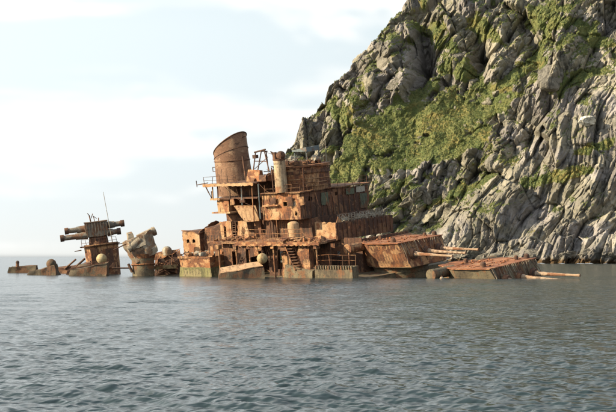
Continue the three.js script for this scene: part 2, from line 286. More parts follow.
{
  // turf: blades in clumps on every green shelf
  const { pos, idx, green, n } = cliffRoot, R = rng(31), bl = [];
  for (let k = 0; k < 9; k++) {
    const a = R() * 6.283, t = 0.25 + 0.5 * R(), x = (R() - 0.5) * 0.7, z = (R() - 0.5) * 0.7, h = 0.5 + 0.6 * R(), w = 0.07 + 0.06 * R(), c = Math.cos(a), s = Math.sin(a);
    bl.push(x - c * w, -0.1, z - s * w, x + c * w, -0.1, z + s * w, x + s * t * 0.6, h, z - c * t * 0.6);
  }
  const g = new THREE.BufferGeometry(); g.setAttribute('position', new THREE.Float32BufferAttribute(bl, 3)); g.computeVertexNormals();
  const spots = [];
  for (let k = 0; k < idx.length; k += 3) { const a = idx[k]; if (green[a] > 0.6 && n.getY(a) > 0.02 && R() < 0.17) spots.push(a); }
  const m = new THREE.InstancedMesh(g, new THREE.MeshStandardMaterial({ color: 0xffffff, roughness: 1, side: THREE.DoubleSide }), spots.length), M = new THREE.Matrix4(), q = new THREE.Quaternion(), e = new THREE.Euler(), c = new THREE.Color();
  spots.forEach((a, i) => {
    const s = 0.35 + 0.65 * R() * R(); e.set((R() - 0.5) * 0.4, R() * 6.283, (R() - 0.5) * 0.4);
    M.compose(new THREE.Vector3(pos[3 * a], pos[3 * a + 1], pos[3 * a + 2]), q.setFromEuler(e), new THREE.Vector3(s, s, s)); m.setMatrixAt(i, M);
    const d = R(), y = R(); m.setColorAt(i, c.setRGB(lerp(0.08, 0.15, d), lerp(0.118, 0.162, d * 0.8 + y * 0.2), lerp(0.036, 0.06, y)));
  });
  m.name = 'grass'; m.castShadow = m.receiveShadow = true; tag(m, 'short green and yellow turf on the shelves of the headland', 'grass', null, 'stuff'); scene.add(m);
  console.log('tufts', spots.length);
}

// ---------------------------------------------------------------- rust, paint and weed
const toS = (c) => c <= 0.0031308 ? 12.92 * c : 1.055 * Math.pow(c, 1 / 2.4) - 0.055;
const pits = dataTex(512, (u, v) => { const a = fbmT(u * 6, v * 6, 401, 6, 4), b = fbmT(u * 60, v * 60, 403, 60, 3); const s = 0.6 * a + 0.4 * b; return [s, s, s]; });
function rusted(seed, A, B, C, D, amount = 0.5, streaks = 0.6, rough = 0.9) {   // two rusts, flaking paint in patches, dark runs down the plate; one tile is 5 m
  const t = dataTex(512, (u, v) => {
    const n = sst(0.3, 0.7, fbmT(u * 4, v * 4, seed, 4, 5)), g = fbmT(u * 64, v * 64, seed + 3, 64, 3);
    const p = sst(0.62 - amount * 0.24, 0.70 - amount * 0.24, fbmT(u * 6, v * 5, seed + 5, 6, 5) * 0.9 + g * 0.1) ;
    const run = sst(0.56, 0.74, fbmT(u * 36, v * 4, seed + 9, 4, 4)) * streaks, spot = sst(0.66, 0.74, fbmT(u * 18, v * 18, seed + 11, 18, 4));
    return [0, 1, 2].map((k) => { let c = lerp(A[k], B[k], n); c = lerp(c, C[k], p * 0.85); c = lerp(c, D[k], run); c = lerp(c, D[k], spot * 0.7); return toS(clamp(c * 0.68 * (0.66 + 0.68 * g))); });
  }, true);
  return new THREE.MeshStandardMaterial({ map: t, roughness: rough, metalness: 0, bumpMap: pits, bumpScale: 0.035 });
}
const M = {
  orange: rusted(11, [0.36, 0.15, 0.058], [0.13, 0.05, 0.026], [0.46, 0.265, 0.13], [0.05, 0.025, 0.017], 0.42, 0.8),
  brown: rusted(21, [0.165, 0.07, 0.035], [0.08, 0.038, 0.024], [0.24, 0.12, 0.06], [0.03, 0.02, 0.015], 0.35, 0.8),
  dark: rusted(31, [0.13, 0.062, 0.036], [0.075, 0.04, 0.028], [0.19, 0.09, 0.048], [0.045, 0.03, 0.022], 0.35, 0.6),
  tan: rusted(41, [0.52, 0.34, 0.195], [0.43, 0.235, 0.11], [0.26, 0.095, 0.04], [0.10, 0.05, 0.03], 0.3, 0.5),
  funnel: rusted(51, [0.27, 0.155, 0.095], [0.19, 0.10, 0.06], [0.34, 0.22, 0.14], [0.08, 0.042, 0.028], 0.4, 0.45),
  hull: rusted(61, [0.19, 0.155, 0.095], [0.11, 0.085, 0.055], [0.20, 0.09, 0.04], [0.05, 0.042, 0.032], 0.3, 0.6),
  weed: rusted(71, [0.22, 0.205, 0.085], [0.13, 0.125, 0.055], [0.28, 0.235, 0.125], [0.05, 0.042, 0.026], 0.4, 0.6),
  grey: rusted(81, [0.27, 0.24, 0.195], [0.17, 0.15, 0.125], [0.19, 0.09, 0.045], [0.06, 0.045, 0.035], 0.65, 0.6),
  roof: rusted(91, [0.34, 0.13, 0.05], [0.21, 0.075, 0.034], [0.40, 0.21, 0.105], [0.10, 0.038, 0.024], 0.4, 0.1),
  green: rusted(101, [0.11, 0.13, 0.085], [0.075, 0.083, 0.062], [0.15, 0.068, 0.033], [0.036, 0.025, 0.018], 0.5, 0.7),
  pale: rusted(111, [0.44, 0.415, 0.35], [0.33, 0.30, 0.24], [0.24, 0.14, 0.07], [0.11, 0.07, 0.047], 0.3, 0.4),
  buoy: rusted(121, [0.52, 0.43, 0.25], [0.42, 0.32, 0.165], [0.28, 0.14, 0.06], [0.13, 0.065, 0.033], 0.3, 0.3),
  awash: rusted(151, [0.15, 0.115, 0.07], [0.085, 0.068, 0.045], [0.17, 0.08, 0.038], [0.04, 0.032, 0.025], 0.3, 0.6),
  mount: rusted(161, [0.36, 0.31, 0.24], [0.24, 0.20, 0.15], [0.20, 0.11, 0.06], [0.08, 0.055, 0.04], 0.4, 0.6),
  barrel: rusted(141, [0.44, 0.33, 0.235], [0.33, 0.22, 0.14], [0.22, 0.09, 0.04], [0.08, 0.045, 0.03], 0.35, 0.5),
  cream: rusted(171, [0.52, 0.42, 0.28], [0.44, 0.31, 0.19], [0.30, 0.13, 0.06], [0.12, 0.07, 0.04], 0.3, 0.6),
  blue: rusted(131, [0.18, 0.22, 0.235], [0.12, 0.155, 0.17], [0.17, 0.11, 0.075], [0.06, 0.05, 0.042], 0.3, 0.5),
};

// ---------------------------------------------------------------- shapes for wreckage
const V = (a) => new THREE.Vector3(...a);
function hexa(c, dent = 0.05, res = 0.45) {           // eight corners: four below (x0z0 x1z0 x1z1 x0z1), four above; faces dented
  const P = c.map(V), faces = [[3, 2, 6, 7], [1, 0, 4, 5], [2, 1, 5, 6], [0, 3, 7, 4], [7, 6, 5, 4], [0, 1, 2, 3]], pos = [], idx = [];
  const q = new THREE.Vector3(), w = new THREE.Vector3();
  for (const f of faces) {
    const [a, b, cc, d] = f.map((i) => P[i]), nu = clamp(Math.ceil(Math.max(a.distanceTo(b), d.distanceTo(cc)) / res), 1, 26), nv = clamp(Math.ceil(Math.max(a.distanceTo(d), b.distanceTo(cc)) / res), 1, 26), o = pos.length / 3;
    for (let j = 0; j <= nv; j++) for (let i = 0; i <= nu; i++) {
      q.lerpVectors(a, b, i / nu); w.lerpVectors(d, cc, i / nu); q.lerp(w, j / nv);
      const k = dent * 1.45, x = q.x, y = q.y, z = q.z;
      pos.push(x + k * 1.6 * v3(x * 0.9 + 11, y * 0.9, z * 0.9, 3), y + k * 1.2 * v3(x * 0.9, y * 0.9 + 7, z * 0.9, 4), z + k * 1.6 * v3(x * 0.9, y * 0.9, z * 0.9 + 3, 6));
      if (i && j) { const t = o + j * (nu + 1) + i; idx.push(t - nu - 2, t - nu - 1, t, t - nu - 2, t, t - 1); }
    }
  }
  const g = new THREE.BufferGeometry(); g.setAttribute('position', new THREE.Float32BufferAttribute(pos, 3)); g.setIndex(idx); g.computeVertexNormals(); return g;
}
const box = (x0, x1, y0, y1, z0, z1, dent = 0.05, res = 0.45) => hexa([[x0, y0, z0], [x1, y0, z0], [x1, y0, z1], [x0, y0, z1], [x0, y1, z0], [x1, y1, z0], [x1, y1, z1], [x0, y1, z1]], dent, res);
function tube(a, b, r0, r1 = r0, seg = 10) {
  const A = V(a), B = V(b), l = A.distanceTo(B), g = new THREE.CylinderGeometry(r1, r0, l, seg, 1);
  g.applyQuaternion(new THREE.Quaternion().setFromUnitVectors(new THREE.Vector3(0, 1, 0), B.clone().sub(A).normalize())); const m = A.add(B).multiplyScalar(0.5); g.translate(m.x, m.y, m.z); return g;
}
function ragged(pts, amp, step, seed) {               // an outline with torn edges
  const out = [], n = pts.length;
  for (let i = 0; i < n; i++) {
    const [x0, y0, keep] = pts[i], [x1, y1] = pts[(i + 1) % n], l = Math.hypot(x1 - x0, y1 - y0), m = Math.max(1, Math.round(l / step)), nx = (y1 - y0) / l, ny = -(x1 - x0) / l;
    for (let k = 0; k < m; k++) { const t = k / m, j = k && !keep ? amp * (2 * h2(i * 97 + k, seed, 9) - 1) : 0; out.push(new THREE.Vector2(lerp(x0, x1, t) + nx * j, lerp(y0, y1, t) + ny * j)); }
  }
  return out;
}
function plate(pts, holes, th, amp, seed) {
  const s = new THREE.Shape(ragged(pts, amp, 0.22, seed)); holes.forEach((h, i) => s.holes.push(new THREE.Path(ragged(h, amp * 0.6, 0.16, seed + 5 + i))));
  return new THREE.ExtrudeGeometry(s, { depth: th, bevelEnabled: false });
}
const plateS = (z, pts, holes = [], th = 0.06, amp = 0.04, seed = 1) => plate(pts, holes, th, amp, seed).translate(0, 0, z - th);             // faces starboard, points are x, y
const plateF = (x, pts, holes = [], th = 0.06, amp = 0.04, seed = 1) => plate(pts.map(([z, y, k]) => [-z, y, k]), holes.map((h) => h.map(([z, y]) => [-z, y])), th, amp, seed).rotateY(Math.PI / 2).translate(x - th, 0, 0);   // faces the bow, points are z, y
const rect = (a0, b0, a1, b1) => [[a0, b0], [a1, b0], [a1, b1], [a0, b1]];
function railing(pts, h = 1.1, seed = 1, rails = 3, gap = 1.1) {
  const g = [], R = rng(seed), top = [];
  for (let i = 0; i + 1 < pts.length; i++) {
    const a = V(pts[i]), b = V(pts[i + 1]), n = Math.max(1, Math.round(a.distanceTo(b) / gap));
    for (let k = i ? 1 : 0; k <= n; k++) top.push([a.clone().lerp(b, k / n), new THREE.Vector3((R() - 0.5) * 0.22, h * (0.92 + 0.12 * R()), (R() - 0.5) * 0.22)]);
  }
  top.forEach(([p, d], i) => {
    g.push(tube(p.toArray(), p.clone().add(d).toArray(), 0.035, 0.03, 6));
    if (i) for (let k = 1; k <= rails; k++) { if (R() < 0.12) continue; const [p0, d0] = top[i - 1]; g.push(tube(p0.clone().addScaledVector(d0, k / rails).toArray(), p.clone().addScaledVector(d, k / rails).toArray(), 0.024, 0.024, 5)); }
  });
  return g;
}
function ladder(a, b, w, dir, rungs) { const A = V(a), B = V(b), D = V(dir).multiplyScalar(w / 2), g = [tube(A.clone().sub(D).toArray(), B.clone().sub(D).toArray(), 0.045, 0.045, 6), tube(A.clone().add(D).toArray(), B.clone().add(D).toArray(), 0.045, 0.045, 6)]; for (let i = 1; i < rungs; i++) { const p = A.clone().lerp(B, i / rungs); g.push(tube(p.clone().sub(D).toArray(), p.clone().add(D).toArray(), 0.04, 0.04, 5)); } return g; }
function rubble(x0, x1, z0, z1, y, n, size, seed) {
  const R = rng(seed), g = [];
  for (let k = 0; k < n; k++) {
    const s = size * (0.35 + R()), x = lerp(x0, x1, R()), z = lerp(z0, z1, R()), q = (d) => d * (0.5 + R());
    const b = hexa([[-q(s), -s * 0.5, -q(s)], [q(s), -s * 0.5, -q(s)], [q(s), -s * 0.5, q(s)], [-q(s), -s * 0.5, q(s)], [-q(s), q(s) * 0.7, -q(s)], [q(s), q(s) * 0.7, -q(s)], [q(s), q(s) * 0.7, q(s)], [-q(s), q(s) * 0.7, q(s)]], 0.03, 1);
    b.rotateY(R() * 6.28); b.rotateX((R() - 0.5) * 0.8); b.translate(x, y + s * 0.15, z); g.push(b);
  }
  return g;
}
let seedUV = 1;
function skin(g) {                                    // uv in metres (5 m a tile), by the way each face points
  const tile = 5 * (0.65 + 0.9 * h2(seedUV, 11, 2)), s = plain(g), p = s.attributes.position, uv = new Float32Array(p.count * 2), ou = h2(seedUV++, 3, 1), ovv = h2(seedUV, 5, 1), a = new THREE.Vector3(), b = new THREE.Vector3(), c = new THREE.Vector3();
  for (let i = 0; i < p.count; i += 3) {
    a.fromBufferAttribute(p, i); b.fromBufferAttribute(p, i + 1).sub(a); c.fromBufferAttribute(p, i + 2).sub(a); b.cross(c); const x = Math.abs(b.x), y = Math.abs(b.y), z = Math.abs(b.z);
    for (let k = i; k < i + 3; k++) { const X = p.getX(k), Y = p.getY(k), Z = p.getZ(k); uv[2 * k] = (x >= y && x >= z ? Z : X) / tile + ou; uv[2 * k + 1] = (y > x && y > z ? Z : Y) / tile + ovv; }
  }
  s.setAttribute('uv', new THREE.BufferAttribute(uv, 2)); return s;
}
function part(name, geo, mat, parent) { const list = (Array.isArray(geo) ? geo : [geo]).map(plain); list.forEach((g) => { g.deleteAttribute('uv'); }); return mesh(name, skin(list.length > 1 ? mergeGeometries(list) : list[0]), mat, parent); }
function group(name, label, category, [x, y, z] = [0, 0, 0], grp) { const o = new THREE.Group(); o.name = numbered(name); o.position.set(x, y, z); scene.add(o); return tag(o, label, category, grp); }
// the wreck lies with her bow towards the boat and to the side of it, and leans over to starboard; x bow, y mast, z starboard, in metres
const LIST = 7 * Math.PI / 180, YAW = 40 * Math.PI / 180, ship = new THREE.Object3D();
ship.position.set(9.8, 0, -157); ship.rotation.order = 'YXZ'; ship.rotation.set(LIST, -YAW, 0); ship.updateMatrixWorld();
function aboard(name, label, category, at = [0, 0, 0], grp) { const o = group(name, label, category, ship.localToWorld(V(at)).toArray(), grp); o.quaternion.copy(ship.quaternion); return o; }

// ---------------------------------------------------------------- the wreck amidships
{
  const w = aboard('cruiser_wreck', 'rusting warship wreck with tilted funnel and bridge block', 'shipwreck');
  // hull and decks
  part('hull', hexa([[-31, -4, -8.6], [1.5, -4, -8.6], [1.5, -4, 8.3], [-31, -4, 8.3], [-31, 0.7, -8.6], [1.5, 0.7, -8.6], [1.5, 0.9, 8.3], [-31, 0.9, 8.3]], 0.08, 1), M.hull, w);
  const stern = part('hull_block', box(-24.3, -19.4, 2.1, 3.32, -2, 9, 0.07), M.orange, w);
  part('tide_band', box(-24.36, -19.36, -1.5, 2.12, -2, 9.05, 0.07), M.weed, stern);
  part('deck_edge', plateS(9.12, [[-24.4, 3.18], [-19.3, 3.14], [-19.3, 3.36], [-24.4, 3.4]], [], 0.12, 0.05, 4), M.orange, stern);
  part('debris', rubble(-24, -19.6, 2, 8.6, 3.36, 46, 0.34, 5), M.orange, w).userData.kind = 'stuff';
  part('debris', rubble(-23, -19.8, 6, 8.8, 3.5, 14, 0.24, 6), M.pale, w).userData.kind = 'stuff';
  // roofless house on the after deck
  const ah = part('deck_house', [plateS(5, [[-27.5, 3.1], [-24.7, 3.1, 1], [-24.7, 5.65], [-27.4, 5.95]], [[[-26.85, 4.5], [-26.4, 4.5], [-26.4, 4.85], [-26.6, 5.0], [-26.85, 4.85]], [[-25.9, 4.5], [-25.45, 4.5], [-25.45, 4.85], [-25.68, 5.0], [-25.9, 4.85]], [[-26.9, 3.4], [-26.6, 3.4], [-26.6, 3.6]]], 0.1, 0.07, 11)], M.tan, w);
  part('front_wall', plateF(-24.72, [[4.95, 3.1], [0.6, 3.1], [0.6, 6.15], [1.7, 6.75], [2.6, 6.7], [4.95, 5.7]], [[[3.2, 3.3], [2.5, 3.3], [2.5, 4.6], [3.2, 4.6]]], 0.1, 0.09, 12), M.brown, ah);
  part('rear_wall', plateF(-27.4, [[4.9, 3.1], [0.6, 3.1], [0.6, 5.6], [4.9, 5.9]], [], 0.1, 0.1, 13), M.brown, ah);
  part('roof', hexa([[-27.5, 5.7, 0.4], [-24.6, 6.0, 0.4], [-24.6, 5.62, 5.1], [-27.5, 5.9, 5.1], [-27.5, 5.8, 0.4], [-24.6, 6.12, 0.4], [-24.6, 5.74, 5.1], [-27.5, 6.0, 5.1]], 0.16, 0.4), M.brown, ah);
  part('stack', hexa([[-24.6, 3.2, -2], [-21.6, 3.2, -2], [-21.6, 3.2, 4.4], [-24.6, 3.2, 4.4], [-24.4, 6.6, -2], [-22, 6.9, -2], [-21.9, 6.4, 3.9], [-24.5, 6.3, 4.2]], 0.22, 0.4), M.brown, w);
  // upper deck with open side below
const deck = part('upper_deck', [hexa([[-21.5, 4.66, -6], [-8.6, 4.66, -6], [-8.6, 4.7, 8.8], [-21.2, 4.7, 7.4], [-21.5, 4.88, -6], [-8.6, 4.88, -6], [-8.6, 4.9, 8.8], [-21.2, 4.9, 7.4]], 0.09, 0.5), hexa([[-8.6, 4.66, 4.2], [-3.8, 4.66, 5.4], [-3.3, 4.7, 9], [-8.6, 4.7, 8.8], [-8.6, 4.88, 4.2], [-3.8, 4.88, 5.4], [-3.3, 4.9, 9], [-8.6, 4.9, 8.8]], 0.09, 0.5)], M.orange, w);
  part('deck_edge', plateS(9.12, [[-15.2, 4.55], [-3.3, 4.55], [-3.3, 4.97], [-15.2, 4.99]], [], 0.1, 0.07, 15), M.orange, deck);
  part('inner_wall', [plateS(2.6, [[-19.2, -0.5], [-2.6, -0.5], [-2.6, 4.64], [-19.2, 4.64]], [rect(-14.6, 1.9, -13.7, 3.9), rect(-6.2, 2.6, -5.7, 3.2), rect(-12.4, 2.6, -11.9, 3.1)], 0.14, 0.02, 16)], M.brown, w);
  part('casemate_wall', plateS(6.1, [[-13.2, -0.5], [-4.2, -0.5], [-4.2, 4.66], [-13.2, 4.66]], [rect(-11.9, 1.6, -11.0, 3.6), [[-8.6, 2.2], [-8.0, 2.1], [-7.9, 3.0], [-8.5, 3.2]]], 0.12, 0.03, 18), M.brown, w);
  part('casemate_wall', plateS(6.8, [[-19.3, -0.5], [-15.9, -0.5], [-15.9, 4.66], [-19.3, 4.66]], [rect(-18.0, 1.9, -17.2, 3.7)], 0.12, 0.03, 19), M.brown, w);
  part('end_wall', plateF(-2.6, [[2.6, -0.5], [-6, -0.5], [-6, 4.5], [2.6, 4.5]], [rect(1.2, 1.9, 0.2, 3.8)], 0.14, 0.05, 17), M.brown, w);
  for (const [x, t] of [[-18.2, 0], [-15.6, 0.1], [-13.55, 0], [-10.05, 0.05], [-4.0, 0.06], [-0.6, 0]]) part('pillar', x > -1 ? tube([x, 0.5, 7.6], [x + 0.1, 3.6, 7.6], 0.06) : [tube([x, 0.2, 8.7], [x + t, 4.7, 8.7], 0.12, 0.1), box(x - 0.22, x + 0.22, 4.2, 4.68, 8.4, 8.95, 0.03)], M.orange, w);
  part('stowage_box', hexa([[-10.0, 0.4, 6], [-8.7, 0.4, 6], [-8.7, 0.4, 7.6], [-10, 0.4, 7.6], [-9.9, 3.6, 6], [-8.8, 3.5, 6], [-8.7, 3.45, 7.5], [-9.9, 3.6, 7.5]], 0.08), M.orange, w);
  part('side_plate', hexa([[-7.0, 1.6, 8.2], [-4.9, 1.6, 8.2], [-4.9, 1.6, 8.9], [-7.0, 1.6, 8.9], [-6.5, 4.6, 7.8], [-5.2, 4.6, 7.8], [-5.2, 4.6, 8.5], [-6.5, 4.6, 8.5]], 0.12, 0.3), M.orange, w);
  const st = part('stairway', [tube([-8.2, 4.6, 8.9], [-6.7, 1.9, 9.2], 0.07), tube([-7.4, 4.6, 8.4], [-5.9, 1.9, 8.7], 0.07)], M.orange, w);
  for (let k = 0; k < 9; k++) { const t = (k + 0.5) / 9; part('tread', box(lerp(-8.2, -6.7, t), lerp(-7.4, -5.9, t), lerp(4.6, 1.9, t), lerp(4.6, 1.9, t) + 0.07, lerp(8.45, 8.75, t), lerp(8.9, 9.2, t), 0.02, 1), M.brown, st); }
  part('torn_hull_plate', hexa([[-8.7, -0.6, 8.3], [-4.2, -0.6, 8.3], [-4.0, -0.6, 9.3], [-8.4, -0.6, 9.5], [-8.6, 2.5, 8.2], [-4.6, 2.0, 8.2], [-4.4, 1.9, 9.0], [-8.3, 2.6, 9.1]], 0.16, 0.3), M.hull, w);
  const ledge = part('hull_ledge', [box(-4.15, 0.9, -1.5, 2.3, 8.0, 9, 0.06)], M.hull, w);
  for (let k = 0; k < 15; k++) { const x = -4.0 + k * 0.34; part('rib_stub', box(x, x + 0.16, 2.08, 2.42, 8.92, 9.12, 0.02, 1), M.hull, ledge); }
  part('bulwark', [hexa([[-14.2, -0.5, 8.2], [-12.9, -0.5, 8.2], [-12.9, -0.5, 9], [-14.2, -0.5, 9], [-14, 2.0, 8.4], [-13.2, 2.1, 8.4], [-13.2, 1.9, 9], [-14, 1.9, 9]], 0.1, 0.3)], M.hull, w);
  part('railing', railing([[-4.2, 2.35, 8.4], [0.9, 2.35, 8.4]], 1.15, 3, 2, 1.5), M.orange, w);
  part('railing', railing([[-15, 4.95, 8.95], [-5.6, 4.95, 8.95]], 1.35, 4, 3, 0.95), M.orange, w);
  part('railing', railing([[-21, 4.95, 7.4], [-15.4, 4.95, 8.4]], 1.2, 7, 3, 1.1), M.orange, w);
  part('debris', rubble(-9, -3.8, 7.2, 8.9, 4.95, 30, 0.3, 8), M.orange, w).userData.kind = 'stuff';
  part('debris', rubble(-20.5, -15.5, 4.8, 7.2, 4.95, 24, 0.3, 9), M.orange, w).userData.kind = 'stuff';
  part('ventilator', [new THREE.CylinderGeometry(0.62, 0.7, 1.8, 18).translate(-8.75, 5.75, 6.6), new THREE.SphereGeometry(0.62, 18, 8, 0, 6.29, 0, 1.57).scale(1, 0.5, 1).translate(-8.75, 6.64, 6.6)], M.tan, w);
  part('ladder', ladder([-16.2, 0.9, 8.3], [-14.6, 4.6, 7.9], 0.7, [1, 0, 0.2], 9), M.dark, w);

  // between funnel and bridge: decks open to the weather, one over another
  const core = part('mid_house', [box(-21.2, -13.8, 4.9, 9.5, -5, 2.2, 0.1), box(-20.5, -12.5, 9.5, 11.2, -4.5, 1.6, 0.1)], M.brown, w);
  part('side_panel', plateS(5, [[-21.1, 4.85], [-19.5, 4.85, 1], [-19.5, 6.95], [-21.3, 6.95]], [[[-20.7, 5.1], [-20.3, 5.1], [-20.3, 6.3], [-20.6, 6.5]]], 0.08, 0.05, 21), M.tan, core);
  part('side_panel', plateS(4.9, [[-18.6, 4.85], [-16.9, 4.85], [-17.1, 6.9], [-18.5, 6.95]], [[[-18.1, 5.2], [-17.7, 5.0], [-17.4, 5.9], [-17.9, 6.4]], [[-17.3, 6.1], [-17.1, 6.1], [-17.15, 6.5]]], 0.08, 0.07, 22), M.tan, core);
  part('ladder', ladder([-19.1, 4.9, 5], [-19.1, 7.0, 4.9], 0.5, [1, 0, 0], 8), M.dark, w);
  part('ledge', box(-21.8, -18.9, 7.9, 8.08, 2, 5.6, 0.05, 0.4), M.tan, core);
  part('gun_tub', box(-21.7, -19.2, 6.8, 7.8, 1.2, 3.4, 0.06), M.brown, core);
  const tb = part('signal_house', box(-21.35, -19.5, 8.1, 9.5, 1.5, 5, 0.06), M.tan, w);
  part('porthole', new THREE.CylinderGeometry(0.16, 0.16, 0.05, 14).rotateX(Math.PI / 2).translate(-20.1, 8.9, 5.05), M.tan, tb);
  part('shield_plate', hexa([[-17.3, 6.9, 4.9], [-15.3, 6.9, 4.6], [-15.3, 6.9, 4.7], [-17.3, 6.9, 5.0], [-18.6, 8.75, 5.1], [-15.2, 8.7, 5.2], [-15.2, 8.7, 5.3], [-18.6, 8.75, 5.2]], 0.06, 0.3), M.tan, w);
  part('lower_platform', box(-22.1, -14.9, 9.52, 9.64, -3, 5.3, 0.07), M.brown, w);
  part('upper_platform', box(-22.7, -14.9, 11.16, 11.32, -3, 5.7, 0.09), M.brown, w);
  part('platform_lip', plateS(5.78, [[-22.7, 11.05], [-14.9, 11.0], [-14.9, 11.32], [-22.7, 11.4]], [], 0.06, 0.06, 25), M.tan, w);
  part('platform_lip', plateS(5.38, [[-22.1, 9.45], [-20.6, 9.45], [-20.6, 9.7], [-22.1, 9.7]], [], 0.06, 0.05, 26), M.tan, w);
  for (const [x, y0, y1, m] of [[-17.2, 8.8, 11.1, M.blue], [-14.6, 7.2, 11.1, M.blue], [-21.7, 9.6, 11.1, M.tan], [-20.9, 9.6, 11.1, M.dark], [-15.6, 6.9, 11.1, M.orange], [-19.0, 9.6, 11.1, M.dark]]) part('pillar', tube([x, y0, 5.3], [x + 0.08, y1, 5.3], 0.075), m, w);
  part('bracket', [tube([-21.9, 9.5, 5.2], [-22.6, 11.1, 5.4], 0.05), tube([-22.0, 9.6, 5.1], [-22.0, 10.5, 5.1], 0.09)], M.dark, w);
  part('railing', railing([[-22.6, 11.35, 5.6], [-17.6, 11.35, 5.6]], 0.9, 12, 2, 1.3), M.brown, w);
  part('boom', [tube([-22.2, 11.5, 5.4], [-24.2, 11.3, 5.2], 0.055), tube([-24.2, 11.05, 5.2], [-24.25, 11.8, 5.2], 0.05), tube([-22.9, 11.45, 5.35], [-22.3, 10.3, 5.3], 0.05)], M.dark, w);
  part('wind_screen', hexa([[-17.5, 11.35, 3.4], [-15.5, 11.35, 3.4], [-15.5, 11.35, 4.0], [-17.5, 11.35, 4.0], [-17.4, 12.75, 3.3], [-15.6, 12.6, 3.3], [-15.6, 12.65, 3.8], [-17.4, 12.8, 3.8]], 0.09, 0.3), M.orange, w);
  part('machinery', [...rubble(-16.5, -11.8, -1, 4, 11.5, 26, 0.42, 31), box(-15.3, -12.0, 9.9, 12.6, -3.5, 2.2, 0.2, 0.35)], M.brown, w);
  part('tangled_rods', Array.from({ length: 26 }, (_, k) => { const R = rng(400 + k); return tube([-16 + 4.4 * R(), 11.4 + R(), 1 + 3.6 * R()], [-16 + 4.6 * R(), 11.6 + 1.6 * R(), 1 + 3.8 * R()], 0.03 + 0.03 * R()); }), M.brown, w);
  const tr = part('trestle', [tube([-17.7, 12.6, 2.4], [-17.3, 14.7, 2.2], 0.07), tube([-16.9, 12.4, 2.6], [-16.4, 14.8, 2.2], 0.07), tube([-15.3, 12.4, 2.4], [-16.0, 14.8, 2.2], 0.07), tube([-17.0, 12.4, 0.6], [-16.6, 14.6, 1.2], 0.07), tube([-15.0, 12.4, 0.6], [-15.9, 14.6, 1.2], 0.07)], M.dark, w);
  part('cross_bar', [tube([-17.5, 14.6, 2.2], [-15.8, 14.85, 2.2], 0.1), tube([-17.6, 13.6, 2.3], [-15.6, 13.5, 2.3], 0.05), tube([-17.6, 12.7, 2.3], [-15.4, 14.0, 2.3], 0.04), tube([-16.5, 14.7, 2.2], [-16.6, 14.6, 1.0], 0.07), box(-17.7, -17.2, 13.9, 14.3, 1.9, 2.4, 0.03, 1)], M.dark, tr);
  const tp = part('wing_shelter', plateS(5, [[-13.5, 7.05], [-11.95, 7.0, 1], [-11.95, 8.55, 1], [-13.9, 8.6], [-13.2, 8.2], [-12.95, 7.7]], [], 0.08, 0.03, 33), M.tan, w);
  part('ledge', box(-14.1, -11.9, 8.56, 8.7, 2.5, 5.4, 0.04, 0.4), M.tan, tp);

  // funnel: oval, its rim raked up towards the bow
  {
    const cx = -22.9, cz = 0, ax = 2.32, az = 2.1, seg = 56, rows = 26, pos = [], idx = [];
    const rim = (dx) => 15.75 + 0.57 * dx;
    const wall = (off, y0, top, flip) => {
      const o = pos.length / 3;
      for (let j = 0; j <= rows; j++) for (let i = 0; i <= seg; i++) {
        const a = i / seg * 6.28319, t = j / rows, dx = (ax + off) * Math.cos(a), dz = (az + off) * Math.sin(a), y = lerp(y0, top(dx), t), k = 1 - 0.012 * (y - 9) + 0.02 * v3(dx, y * 0.7, dz, 3);
        pos.push(cx + dx * k - 0.05 * (y - 9), y + (j === rows ? 0.1 * v3(dx * 2, 1, dz * 2, 7) : 0), cz + dz * k);
        if (i && j) { const q = o + j * (seg + 1) + i; flip ? idx.push(q - seg - 2, q, q - seg - 1, q - seg - 2, q - 1, q) : idx.push(q - seg - 2, q - seg - 1, q, q - seg - 2, q, q - 1); }
      }
    };
    wall(0, 9.6, rim, true); wall(-0.09, 9.6, rim, false);
    const g = new THREE.BufferGeometry(); g.setAttribute('position', new THREE.Float32BufferAttribute(pos, 3)); g.setIndex(idx); g.computeVertexNormals();
    const f = part('funnel', g, M.funnel, w);
    const band = (yf, r, gr = 0.045) => { const pts = []; for (let i = 0; i < 48; i++) { const a = i / 48 * 6.28319, dx = ax * Math.cos(a), y = yf(dx), k = (1 - 0.012 * (y - 9)) * 1.012; pts.push(new THREE.Vector3(cx + dx * k - 0.05 * (y - 9), y, cz + az * Math.sin(a) * k)); } return new THREE.TubeGeometry(new THREE.CatmullRomCurve3(pts, true), 96, gr, 6, true); };
    part('rim_band', band((dx) => rim(dx) - 0.02, 0.03, 0.07), M.dark, f);
    part('seam', band((dx) => rim(dx) * 0.55 + 13.75 * 0.45 - 0.25, 0.01, 0.035), M.brown, f);
    part('seam', band(() => 13.75, 0.01, 0.06), M.brown, f);
    part('grille', [tube([cx - 2.3, 15, 0], [cx + 2.3, 16.6, 0], 0.06), tube([cx, 15.6, -1.7], [cx, 15.6, 1.7], 0.06)], M.dark, f);
    part('hand_grip', [tube([-24.6, 13.1, 0.9], [-25.45, 13.1, 1.0], 0.04), tube([-25.45, 13.1, 1.0], [-25.45, 12.6, 1.0], 0.04), tube([-24.6, 12.6, 1.0], [-25.45, 12.6, 1.0], 0.04)], M.dark, f);
    part('pipe', tube([-19.9, 9.6, 1.2], [-20.3, 14.2, 1.2], 0.12), M.dark, f);
  }

